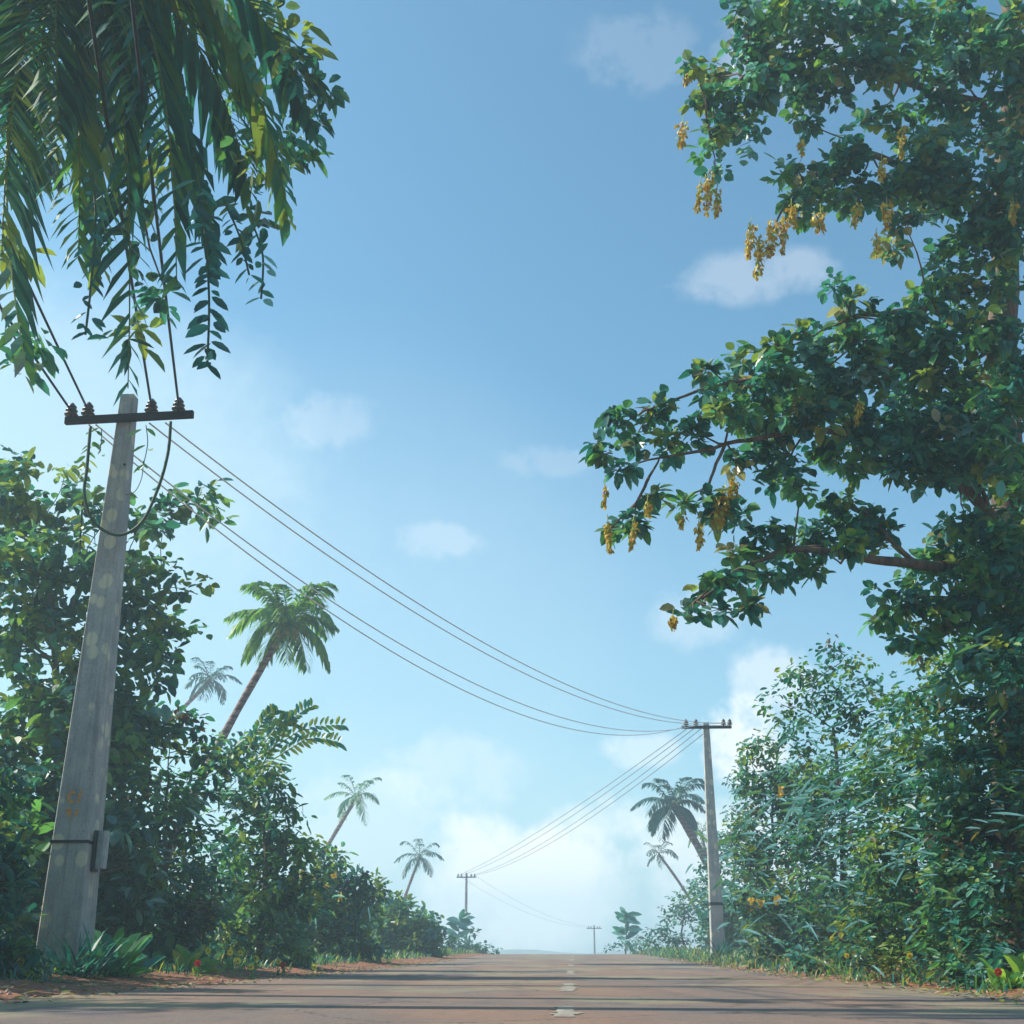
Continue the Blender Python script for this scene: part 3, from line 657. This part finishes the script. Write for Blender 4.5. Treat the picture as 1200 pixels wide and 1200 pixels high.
shrub('hedge_tree', 'broad teal hedge tree with a domed top, in the middle of the right hedge', 'tree', 985, 26.5, fill(950, 1050, 880, 1128, 32, 30)+[(971, 755, 16, 10), (990, 768, 26, 18), (934, 790, 22, 16), (955, 800, 40, 26), (1010, 800, 36, 28), (915, 825, 20, 18), (950, 835, 36, 24), (1000, 840, 40, 26), (1040, 830, 22, 20), (935, 1120, 22, 12), (930, 870, 26, 24)], PAL_HEDGE, .22, GR, .12, crown_kw=HKW, extra=blades([(960, 950, 25.5, 150, .9), (1000, 1040, 25.5, 110, .9), (1010, 880, 25.5, 110, .9)]))
sh = shrub('hedge_tree', 'lighter green hedge tree immediately right of the banded pole', 'tree', 912, 36, fill(885, 960, 900, 1118, 26, 24)+[(880, 890, 14, 10), (892, 870, 16, 12), (868, 925, 14, 14), (872, 965, 14, 20), (868, 1010, 14, 20), (870, 1060, 14, 20), (872, 1100, 14, 12), (905, 868, 20, 14)], PAL_HEDGE, .26, GR, .11, crown_kw=dict(HKW, sub=12), extra=blades([(905, 1000, 35.5, 110, 1.2), (930, 940, 35.5, 90, 1.2), (905, 1060, 35.5, 80, 1.2)]))
blossoms(sh, [(880, 1056, 33), (890, 1058, 33), (912, 1055, 33), (916, 925, 33.5), (915, 932, 33.5), (949, 935, 33.5)], C_YEL, .1, .13)
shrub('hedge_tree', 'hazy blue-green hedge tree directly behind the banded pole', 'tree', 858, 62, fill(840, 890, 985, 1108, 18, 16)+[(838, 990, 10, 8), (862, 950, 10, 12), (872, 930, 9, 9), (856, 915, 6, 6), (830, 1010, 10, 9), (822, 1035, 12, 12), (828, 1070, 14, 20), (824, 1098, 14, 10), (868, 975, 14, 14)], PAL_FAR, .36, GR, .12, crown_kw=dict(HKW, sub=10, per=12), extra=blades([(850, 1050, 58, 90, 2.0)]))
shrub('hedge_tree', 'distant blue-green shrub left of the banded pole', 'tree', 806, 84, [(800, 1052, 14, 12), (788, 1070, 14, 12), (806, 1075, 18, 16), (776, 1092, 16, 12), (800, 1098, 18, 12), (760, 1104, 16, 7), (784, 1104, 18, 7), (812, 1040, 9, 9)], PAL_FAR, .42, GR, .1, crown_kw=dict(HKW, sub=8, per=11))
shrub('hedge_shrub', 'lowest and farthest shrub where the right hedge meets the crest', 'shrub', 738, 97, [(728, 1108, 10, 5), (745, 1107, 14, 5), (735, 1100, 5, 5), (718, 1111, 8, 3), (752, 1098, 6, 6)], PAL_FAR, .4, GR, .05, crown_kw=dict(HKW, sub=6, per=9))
# small upright far plant on the right
def plant(label, u, vb_, D, h_px, n, L, W, pal, name='young_tree', cat='plant', lean=(0, 0), seed=0):
    rr = np.random.default_rng(seed); top = P(u, vb_-h_px, D); x = base_xy(u, D); z = gz(x, D); t = thing(name, label, cat, (x, D, z)); b = np.array([x, D, z-.05])
    top = top+np.array([lean[0], 0, lean[1]]); pts = wob(b, top, 8, .05, seed); mb = MB(); mb.tube(pts, np.linspace(.07, .02, 9), 6); mb.build('stem', BARK, t, True)
    k = rr.integers(3, 9, n); C = pts[k]; d = unit(n)*np.array([1, .6, .5])+np.array([0, 0, .3]); kc = np.array([pal[i] for i in rr.integers(0, len(pal), n)])
    mb = MB(); mb.leaves(C, d, unit(n)*.4+np.array([0, -1., .3]), L*(.6+.6*rr.random(n)), W*np.ones(n), kc, .1); mb.build('foliage', LEAF, t); return t
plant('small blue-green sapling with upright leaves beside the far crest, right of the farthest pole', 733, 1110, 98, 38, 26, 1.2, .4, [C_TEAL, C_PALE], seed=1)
# ------------------------------------------------------------------ left hedge
GL = 'trees and shrubs of the left hedge'
LK = dict(dens=1.8, sub=18, per=15, aspect=.5, align=np.array([-.1, 1, .0]), al=.35, depth=1.2, droop=.12, dj=.8)
shrub('hedge_tree', 'tall bright green tree behind the near pole with a branch reaching right', 'tree', 60, 25, [(10, 540, 28, 22), (0, 590, 50, 40), (75, 560, 18, 12), (55, 600, 46, 30), (110, 585, 40, 14), (120, 610, 36, 22), (165, 605, 30, 16), (200, 595, 26, 14), (232, 590, 22, 14), (258, 600, 12, 10), (245, 578, 12, 10), (190, 628, 20, 14), (150, 650, 30, 22), (190, 668, 24, 18), (215, 690, 20, 14), (20, 660, 60, 46), (90, 660, 46, 36), (150, 700, 36, 30), (190, 720, 26, 24), (212, 735, 14, 12), (20, 740, 60, 46), (100, 740, 50, 40), (165, 765, 30, 30), (198, 772, 12, 18), (180, 810, 20, 22)]+fill(-30, 190, 800, 1140, 50, 46)+[(40, 700, 60, 40), (130, 660, 40, 30), (60, 820, 60, 50), (150, 820, 40, 40), (0, 620, 50, 50), (100, 780, 50, 40), (175, 740, 30, 30)],
      PAL_LEFT, .30, GL, .2, crown_kw=dict(LK, dens=1.4, sub=20, aspect=.62), stems=1)
shrub('hedge_tree', 'unseen leafy tree added outside the left edge of view to shade the near road', 'tree', -800, 11.8, [(-820, 700, 130, 110), (-700, 820, 120, 110), (-900, 860, 120, 110), (-650, 980, 110, 90), (-820, 980, 130, 100), (-760, 560, 110, 90), (-560, 1040, 90, 70), (-880, 680, 90, 90), (-760, 330, 150, 120), (-620, 420, 120, 110), (-900, 300, 130, 120), (-700, 150, 130, 100), (-520, 560, 90, 80)], PAL_LEFT, .22, GL, .12, crown_kw=dict(dens=1.15, sub=38, per=16, aspect=.55, dj=1.8))  # unseen tree, added to throw shade across the near road
shrub('hedge_shrub', 'near dark shrub at the left edge beside the near pole foot', 'shrub', -40, 17, fill(-380, -40, 760, 1150, 70, 60)+fill(-70, 20, 900, 1150, 40, 36)+[(0, 1140, 40, 14), (28, 1120, 16, 24)], ([C_DARK, C_TEAL, C_GREEN, C_OLIVE], [.5, .25, .15, .1]), .2, GL, .08, crown_kw=LK, extra=blades([(-60, 1040, 17, 40, .5)]))  # unseen part of the crown added past the left edge to shade the road
shrub('hedge_shrub', 'dark bushy shrub just right of the near pole', 'shrub', 195, 27, fill(120, 270, 905, 1128, 40, 34)+[(200, 860, 30, 26), (240, 875, 26, 24), (165, 860, 30, 30), (265, 900, 20, 22), (215, 840, 14, 10)], ([C_DARK, C_TEAL, C_GREEN, C_OLIVE, C_BROWN], [.42, .2, .18, .15, .05]), .24, GL, .1, crown_kw=LK, extra=blades([(180, 1020, 26, 60, 1.1), (240, 980, 26, 40, 1.1)]))
def spray(mb):
    for (a, b) in (((300, 890), (400, 850)), ((305, 900), (365, 828)), ((290, 880), (325, 835)), ((320, 890), (396, 870)), ((310, 870), (345, 850))):
        A, B = P(*a, 31), P(*b, 31); n = 15; t = np.linspace(.1, 1, n)[:, None]; C = np.repeat(A+(B-A)*t+np.array([0, 0, .3])*np.sin(PI*t), 2, 0); sg = np.tile([1, -1], n)[:, None]
        ax = (B-A)/np.linalg.norm(B-A); nn = np.cross(ax, (0, 1, 0)); kc = np.array([[C_GREEN, C_OLIVE, C_TEAL][i] for i in RNG.integers(0, 3, 2*n)])
        mb.leaves(C, nn*sg+ax*.9+unit(2*n)*.2, unit(2*n)*.3+np.array([0, -1., .3]), .30*(.6+.5*RNG.random(2*n)), .10*np.ones(2*n), kc, .1)
        mb.tube([A, (A+B)/2+np.array([0, 0, .3]), B], [.02, .015, .006], 4, C_OLIVE)
shrub('hedge_tree', 'leafy hedge tree with feathery sprays pointing right, below the tall coconut palm', 'tree', 305, 32, fill(270, 365, 985, 1126, 30, 26)+[(290, 870, 26, 18), (320, 850, 12, 14), (275, 900, 34, 26), (315, 905, 26, 26), (290, 940, 40, 26), (330, 935, 14, 22), (335, 965, 22, 20), (355, 1000, 18, 18), (305, 965, 30, 20)], PAL_LEFT, .26, GL, .12, crown_kw=dict(LK, sub=15), extra=spray)
sh = shrub('hedge_shrub', 'mid hedge shrub dotted with yellow flowers, sloping down to the right', 'shrub', 400, 44, fill(370, 450, 1045, 1122, 22, 20)+[(375, 1000, 18, 14), (395, 1010, 14, 14), (380, 1030, 26, 18), (415, 1035, 20, 14), (440, 1045, 16, 12), (350, 1040, 20, 20), (350, 1080, 20, 24)], PAL_LEFT, .30, GL, .08, crown_kw=dict(LK, sub=11, per=13), extra=blades([(400, 1070, 43, 50, 1.3)]))
blossoms(sh, [(351, 1025, 41.5), (367, 1030, 41.5), (392, 1025, 42), (370, 1053, 41.5), (399, 1051, 42), (383, 1040, 41.5)], C_YEL, .12, .16)
shrub('hedge_shrub', 'darker low shrub near the far end of the left hedge', 'shrub', 478, 62, fill(450, 525, 1085, 1120, 15, 13)+[(458, 1060, 14, 12), (475, 1062, 12, 12), (490, 1078, 12, 10), (510, 1090, 12, 8), (470, 1080, 20, 12)], PAL_LEFT, .36, GL, .08, crown_kw=dict(LK, sub=8, per=11))
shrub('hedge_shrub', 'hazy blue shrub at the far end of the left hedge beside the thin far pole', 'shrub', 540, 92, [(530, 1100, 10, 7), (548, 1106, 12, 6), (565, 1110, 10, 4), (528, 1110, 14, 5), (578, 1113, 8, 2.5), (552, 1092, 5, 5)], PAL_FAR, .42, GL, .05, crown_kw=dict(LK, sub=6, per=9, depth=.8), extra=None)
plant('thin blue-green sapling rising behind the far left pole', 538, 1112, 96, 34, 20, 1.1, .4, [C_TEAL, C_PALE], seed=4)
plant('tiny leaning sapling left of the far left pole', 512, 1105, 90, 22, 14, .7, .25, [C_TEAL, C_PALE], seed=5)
# ------------------------------------------------------------------ low plants at the pole foot and along the verge
def tuft(label, x, y, n, L, W, cols, seed, name='grass_tuft', cat='grass tuft', spread=.12, up=1.0):
    rr = np.random.default_rng(seed); z = gz(x, y); t = thing(name, label, cat, (x, y, z)); mb = MB()
    c = np.array([x, y, z-.03])+rr.normal(size=(n, 3))*np.array([spread, spread, 0])
    a = rr.uniform(0, 2*PI, n); e = rr.uniform(.25, 1.1, n); d = np.stack([np.cos(a)*np.cos(e), np.sin(a)*np.cos(e), np.sin(e)*up], 1)
    l = (L*(.55+.6*rr.random(n)))[:, None]; P1 = c+d*l*.55; P2 = c+d*l+np.array([0, 0, -1.])*l*.22*np.cos(e)[:, None]
    kc = np.array([cols[i] for i in rr.integers(0, len(cols), n)])*(.8+.4*rr.random((n, 1)))
    mb.strips(c, P1, P2, np.cross(d, (0, 0, 1.)), W, kc); mb.build('blades', LEAF, t); return t
xa = base_xy(92, 18.6)
tuft('spiky dark grass tuft at the foot of the near pole', xa, 18.45, 70, 1.05, .05, [C_DARK, C_DARK, C_TEAL], 1)
tuft('low dark grass clump left of the near pole foot', base_xy(25, 18.3), 18.4, 60, .8, .05, [C_DARK, C_TEAL], 2, spread=.3)
def broad(label, x, y, n, L, cols, seed):
    rr = np.random.default_rng(seed); z = gz(x, y); t = thing('broadleaf_plant', label, 'plant', (x, y, z)); mb = MB()
    c = np.array([x, y, z-.03])+rr.normal(size=(n, 3))*np.array([.12, .1, 0]); a = rr.uniform(0, 2*PI, n); e = rr.uniform(.3, 1.2, n)
    d = np.stack([np.cos(a)*np.cos(e), np.sin(a)*np.cos(e), np.sin(e)], 1); kc = np.array([cols[i] for i in rr.integers(0, len(cols), n)])
    mb.leaves(c, d, unit(n)*.3+np.array([0, -.6, .8]), L*(.6+.6*rr.random(n)), L*.22*np.ones(n), kc, .25); mb.build('foliage', LEAF, t)
broad('bright green broad-leaved plant growing right of the near pole foot', base_xy(125, 19.6), 19.7, 44, .95, [C_GREEN, lin(90, 150, 100), C_TEAL], 3)
broad('olive broad-leaved plant on the left verge', base_xy(215, 23), 23.6, 30, .7, [C_OLIVE, C_GREEN], 5)
broad('light green plant at the right roadside nearest the right edge', 5.85, 15.2, 34, .55, [C_LIME, C_GREEN], 6)
tuft('dark grass tuft at the foot of the banded pole', base_xy(852, 49.5), 49.7, 50, 1.0, .07, [C_DARK, C_TEAL], 7)
for k, (u, v, D) in enumerate(((845, 1112, 47), (930, 1128, 30), (965, 1135, 25.5), (1085, 1140, 19), (1030, 1140, 21.5))):
    x = base_xy(u, D); x = max(x, xc(D)+5.5)
    tuft(('dry grass tuft just in front of the banded pole', 'dry grass tuft on the right verge below the lighter hedge tree', 'dry roadside grass tuft on the right verge, middle one', 'tall dry grass tuft on the right verge near the red flower', 'short dry grass tuft on the right verge left of the red flower')[k], x, D, 34, .75, .03, [C_TAN, C_OLIVE, C_DARK], 30+k)
# verge grass, uncountable
rr = np.random.default_rng(77); mb = MB(); pc = []
for side in (-1, 1):
    n = 9000 if side > 0 else 6500
    y = 7+95*rr.random(n)**1.5; edge = 5.25 if side > 0 else 6.3
    s_ = side*(edge+np.abs(rr.normal(size=n))*1.0+.25*np.sin(y*1.9+side)+.15*np.sin(y*5)); x = xc(y)+s_
    pc += [(a, b, gz(a, b)-.01) for a, b in zip(x, y)]
c = np.array(pc); n = len(c); a = rr.uniform(0, 2*PI, n); e = rr.uniform(.3, 1.3, n); d = np.stack([np.cos(a)*np.cos(e), np.sin(a)*np.cos(e), np.sin(e)], 1)
l = (.10+.22*rr.random(n)**2)[:, None]*(1+c[:, 1:2]/90); kc = np.array([[C_DARK, C_GREEN, C_OLIVE, C_TEAL, C_TAN][i] for i in rr.choice(5, n, p=[.35, .25, .15, .17, .08])])
mb.strips(c, c+d*l*.55, c+d*l+np.array([0, 0, -1.])*l*.2, np.cross(d, (0, 0, 1.)), .018*(1+c[:, 1]/40), kc)
tag(mb.build('verge_grass', LEAF), 'short mixed grass and weeds growing along both road verges', 'grass', None, 'stuff')
# undergrowth behind the hedges
rr = np.random.default_rng(8); ncl = 1500; C_, D_, N_, L_, K_ = [], [], [], [], []
for k in range(ncl):
    side = -1 if rr.random() < .55 else 1; y = 10+88*rr.random()**1.1; q = side*(8.2+rr.random()*6+.02*y); x = xc(y)+q; h = rr.random()**1.2*(2.4+.6*math.sin(y*.4+side)); n = 16
    c0 = np.array([x, y, gz(x, y)+h]); sc_ = 1+y/70; C_.append(c0+unit(n)*.42*sc_*rr.random((n, 1))); D_.append(unit(n)+np.array([0, 0, .1])); N_.append(unit(n)*.7+np.array([0, 0, 1.])); L_.append(.26*sc_*(.5+rr.random(n)))
    b_ = np.array([C_DARK, C_TEAL, C_DARK, C_GREEN][rr.integers(0, 4)]); K_.append(b_*(.6+.6*rr.random((n, 1))))
L_ = np.concatenate(L_); mb = MB(); mb.leaves(np.concatenate(C_), np.concatenate(D_), np.concatenate(N_), L_, L_*.5, np.concatenate(K_), .1)
tag(mb.build('undergrowth', LEAF), 'dark tangled undergrowth filling the ground behind both hedges', 'undergrowth', None, 'stuff')
rr = np.random.default_rng(5); n = 2600
y = 8+50*rr.random(n)**1.6; sd_ = np.sign(rr.random(n)-.5); s_ = sd_*(4.2+rr.gamma(2.0, .55, n)); x = xc(y)+s_
c = np.array([(a, b, gy(b)+.018 if abs(q) < 5 else gz(a, b)+.02) for a, b, q in zip(x, y, s_)]); a = rr.uniform(0, 2*PI, n)
d = np.stack([np.cos(a), np.sin(a), rr.uniform(0, .25, n)], 1); kc = np.array([[C_BROWN, C_TAN, C_OLIVE, C_DARK, lin(150, 96, 60)][i] for i in rr.integers(0, 5, n)])
mb = MB(); mb.leaves(c, d, unit(n)*.25+np.array([0, 0, 1.]), .09*(.5+rr.random(n)), .05*np.ones(n), kc, .0)
tag(mb.build('leaf_litter', PETAL), 'fallen brown and olive leaves scattered along both edges of the road', 'leaf litter', None, 'stuff')
rr = np.random.default_rng(6); mb = MB()
for k in range(700):
    y = 8+30*rr.random()**1.4; q = (5.0+rr.gamma(1.5, .4))*(1 if rr.random() < .5 else -1); x = xc(y)+q; r = .012+.03*rr.random()**3; z = gz(x, y)+r*.3
    V = np.array([(1, 0, 0), (0, 1, 0), (-1, 0, 0), (0, -1, 0), (0, 0, .8), (0, 0, -.6)])*r*rr.uniform(.7, 1.3, (6, 3))+np.array([x, y, z])
    mb.add(V, [(0, 1, 4), (1, 2, 4), (2, 3, 4), (3, 0, 4), (1, 0, 5), (2, 1, 5), (3, 2, 5), (0, 3, 5)])
STONE = flat('pebble', lin(170, 140, 120), .9, 0, .35, 3)
tag(mb.build('gravel', STONE), 'loose small stones on the soil beside the asphalt edges', 'gravel', None, 'stuff')
# flowers
def flower(x, y, h, col, label, group, seed, r=.055):
    rr = np.random.default_rng(seed); z = gz(x, y); t = thing('wild_flower', label, 'flower', (x, y, z), group); top = np.array([x+rr.normal()*.05, y-.03, z+h])
    mb = MB(); mb.tube(wob((x, y, z-.02), top, 5, .06, seed), .007, 5, C_GREEN)
    n = 7; cc = np.array([(x, y, z)]*n)+(top-np.array([x, y, z]))*np.linspace(.05, .85, n)[:, None]; mb.leaves(cc, unit(n)+np.array([0, 0, .3]), unit(n)*.4+np.array([0, 0, 1.]), .16*np.ones(n), .06*np.ones(n), np.array([C_GREEN]*n), .1); mb.build('stem', LEAF, t)
    mb = MB()
    for q in range(7):
        a = 2*PI*q/7; d = np.array([[math.cos(a), -.55, math.sin(a)]]); mb.leaves(np.array([top]), d, np.array([[0, -1., .4]]), r*1.15, r*.95, np.array([col]), 0)
    mb.lathe(top+np.array([0, -.02, -.012]), [(.004, 0), (.016, .006), (.016, .018), (.004, .024)], 8, lin(190, 120, 30)); mb.build('bloom', PETAL, t)
YL = lin(244, 220, 60); RD = lin(205, 34, 40)
FL = [(241, 1114, 24, YL), (262, 1116, 23.5, YL), (272, 1126, 23.2, YL), (282, 1117, 24.5, YL), (296, 1123, 24.5, YL), (295, 1133, 23.5, YL), (324, 1127, 26, YL), (367, 1133, 28.5, YL), (23, 1127, 17, YL), (232, 1129, 22, RD), (334, 1131, 26, RD)]
for i, (u, v, D, c) in enumerate(FL):
    x = base_xy(u, D); hgt = max(.12, P(u, v, D)[2]-gz(x, D))
    lab = {8: 'single yellow flower in the grass left of the near pole', 9: 'red flower in front of the dark shrub right of the near pole', 10: 'red flower among the yellow ones, farther along the left verge', 7: 'yellow flower farthest right on the left verge, apart from the others'}.get(i, 'small yellow flower in the loose row on the left verge')
    flower(x, D, hgt, c, lab, 'small yellow flowers along the left verge' if i < 7 else None, 200+i, .062)
FRt = [(979, 1100, 24, YL), (985, 1113, 23.6, YL), (994, 1120, 23, YL), (1017, 1109, 21.5, YL), (1073, 1120, 18.8, YL), (1106, 1123, 17.5, RD), (1176, 1139, 14.8, RD)]
for i, (u, v, D, c) in enumerate(FRt):
    x = base_xy(u, D); hgt = max(.12, P(u, v, D)[2]-gz(x, D))
    lab = {3: 'single yellow flower on the right verge just right of the trio', 4: 'lone yellow flower on the right verge below the olive hedge tree', 5: 'red flower on the right verge beside the lone yellow one', 6: 'red flower nearest the right edge on the right verge'}.get(i, 'small yellow flower of the cluster of three on the right verge')
    flower(x, D, hgt, c, lab, 'cluster of three yellow flowers on the right verge' if i < 3 else None, 300+i, .048)
# ------------------------------------------------------------------ haze
HAZE_D = 0.0023
m = bpy.data.materials.new('haze_air'); m.use_nodes = True; nt = m.node_tree
for n_ in list(nt.nodes):
    if n_.type != 'OUTPUT_MATERIAL': nt.nodes.remove(n_)
pv = nt.nodes.new('ShaderNodeVolumePrincipled'); pv.inputs['Color'].default_value = (.68, .89, 1.0, 1); pv.inputs['Density'].default_value = HAZE_D; pv.inputs['Anisotropy'].default_value = .25
nt.links.new(pv.outputs[0], nt.nodes['Material Output'].inputs['Volume'])
mb = MB(); mb.box((0, 330, 8), (340, 400, 22))
hz = mb.build('haze', m); tag(hz, 'thin pale blue summer haze over the road', 'haze', None, 'stuff')
# ------------------------------------------------------------------ light
SUN_AZ = math.radians(-80)           # from straight ahead (+Y) towards the left
SUN_EL = math.radians(42)
sd = Vector((math.sin(SUN_AZ)*math.cos(SUN_EL), math.cos(SUN_AZ)*math.cos(SUN_EL), math.sin(SUN_EL)))
L = bpy.data.lights.new('sun', 'SUN'); L.energy = 5.0; L.angle = math.radians(.6); L.color = (1, .94, .84)
so = bpy.data.objects.new('sun', L); COL.objects.link(so); so.rotation_euler = sd.to_track_quat('Z', 'Y').to_euler(); so.location = (-30, 10, 40)
W = bpy.data.worlds.new('World'); S.world = W; W.use_nodes = True; nt = W.node_tree; bg = nt.nodes['Background']
sky = nt.nodes.new('ShaderNodeTexSky'); sky.sky_type = 'NISHITA'; sky.sun_disc = False
sky.sun_elevation = SUN_EL; sky.sun_rotation = SUN_AZ; sky.air_density = 1.0; sky.dust_density = 1.6; sky.ozone_density = 1.4
tc = nt.nodes.new('ShaderNodeTexCoord'); dirv = tc.outputs['Generated']
def vm(op, a, b):
    n = nt.nodes.new('ShaderNodeVectorMath'); n.operation = op
    for i, x in enumerate((a, b)):
        if hasattr(x, 'links'): nt.links.new(x, n.inputs[i])
        else: n.inputs[i].default_value = tuple(x)
    return n.outputs['Value'] if op in ('DOT_PRODUCT', 'LENGTH') else n.outputs[0]
def mt(op, a, b=None, clamp=False):
    n = nt.nodes.new('ShaderNodeMath'); n.operation = op; n.use_clamp = clamp
    for i, x in enumerate((a, b)):
        if x is None: continue
        if hasattr(x, 'links'): nt.links.new(x, n.inputs[i])
        else: n.inputs[i].default_value = x
    return n.outputs[0]
nz1 = nt.nodes.new('ShaderNodeTexNoise'); nz1.inputs['Scale'].default_value = 26; nz1.inputs['Detail'].default_value = 8; nz1.inputs['Roughness'].default_value = .6; nt.links.new(dirv, nz1.inputs['Vector'])
nz2 = nt.nodes.new('ShaderNodeTexNoise'); nz2.inputs['Scale'].default_value = 80; nz2.inputs['Detail'].default_value = 6; nt.links.new(dirv, nz2.inputs['Vector'])
nzv = mt('ADD', mt('MULTIPLY', mt('SUBTRACT', nz1.outputs['Fac'], .5), 3.4), mt('MULTIPLY', mt('SUBTRACT', nz2.outputs['Fac'], .5), 1.3))
CL = [(888, 324, 108, 36, .20, .75), (512, 634, 62, 26, .17, 1), (383, 492, 66, 40, .12, 1.1), (745, 62, 74, 52, .08, 1.3), (640, 540, 64, 24, .10, 1.1), (615, 1050, 145, 84, 1.0, .4), (560, 995, 70, 46, .8, .6), (665, 1005, 66, 48, .85, .6), (530, 910, 90, 60, .2, .9), (705, 965, 60, 40, .45, 1), (745, 880, 60, 24, .35, 1), (815, 720, 70, 46, .2, .9), (905, 800, 60, 50, .4, .8), (440, 960, 120, 70, .22, .8), (840, 1010, 120, 80, .7, .8), (930, 40, 90, 90, .2, 1), (870, 870, 60, 60, .7, 1), (-90, 600, 520, 360, .62, .12), (420, 1080, 620, 260, .30, .2), (100, 520, 300, 200, .35, .3), (560, 980, 760, 520, .32, .06), (380, 700, 420, 360, .3, .06)]
tot = None; veil = None
for (u, v, su, sv, amt, nk) in CL:
    c = ray(u, v); c /= np.linalg.norm(c); rt = np.cross(c, (0, 0, 1)); rt /= np.linalg.norm(rt); up = np.cross(rt, c)
    q = F_PX*1.05
    a = mt('MULTIPLY', vm('DOT_PRODUCT', dirv, rt), q/su); b = mt('MULTIPLY', vm('DOT_PRODUCT', dirv, up), q/sv)
    r2 = mt('ADD', mt('MULTIPLY', a, a), mt('MULTIPLY', b, b))
    front = mt('GREATER_THAN', vm('DOT_PRODUCT', dirv, c), 0)
    val = mt('ADD', mt('SUBTRACT', 1.05, r2), mt('MULTIPLY', nzv, nk))
    val = mt('MULTIPLY', mt('MULTIPLY', mt('MULTIPLY', val, (.62 if nk < .15 else 1.15), True), amt), front)
    # soften the rim by a second falloff
    fall = mt('MULTIPLY', mt('SUBTRACT', 1.9, r2, False), .75, True); val = mt('MULTIPLY', val, mt('MULTIPLY', fall, fall))
    if nk < .35: veil = val if veil is None else mt('SUBTRACT', 1, mt('MULTIPLY', mt('SUBTRACT', 1, veil), mt('SUBTRACT', 1, val)))
    else: tot = val if tot is None else mt('SUBTRACT', 1, mt('MULTIPLY', mt('SUBTRACT', 1, tot), mt('SUBTRACT', 1, val)))
hs = nt.nodes.new('ShaderNodeHueSaturation'); hs.inputs['Saturation'].default_value = .92; nt.links.new(sky.outputs[0], hs.inputs['Color'])
mx = nt.nodes.new('ShaderNodeMix'); mx.data_type = 'RGBA'; nt.links.new(tot, mx.inputs[0]); gr = mixc(nt, 1.0, hs.outputs[0], (.68, 1.17, 1.25), 'MULTIPLY'); gr = mixc(nt, veil, gr, (5.2, 6.7, 7.25)); nt.links.new(gr, mx.inputs[6]); mx.inputs[7].default_value = (9.2, 9.0, 8.8, 1)
nt.links.new(mx.outputs[2], bg.inputs[0]); bg.inputs[1].default_value = .115
# ------------------------------------------------------------------ camera and view
cam = bpy.data.cameras.new('camera'); cam.sensor_width = 36; cam.sensor_fit = 'HORIZONTAL'; cam.lens = 36*F_PX/1200; cam.clip_start = .05; cam.clip_end = 3000
co = bpy.data.objects.new('camera', cam); COL.objects.link(co); co.location = (0, 0, EYE); co.rotation_euler = (PI/2+PITCH, 0, 0); S.camera = co
S.view_settings.view_transform = 'Standard'; S.view_settings.look = 'None'; S.view_settings.gamma = 1; S.view_settings.exposure = 0.38
S.cycles.volume_bounces = 1; S.cycles.max_bounces = 8; S.cycles.transmission_bounces = 6; S.cycles.volume_step_rate = 4
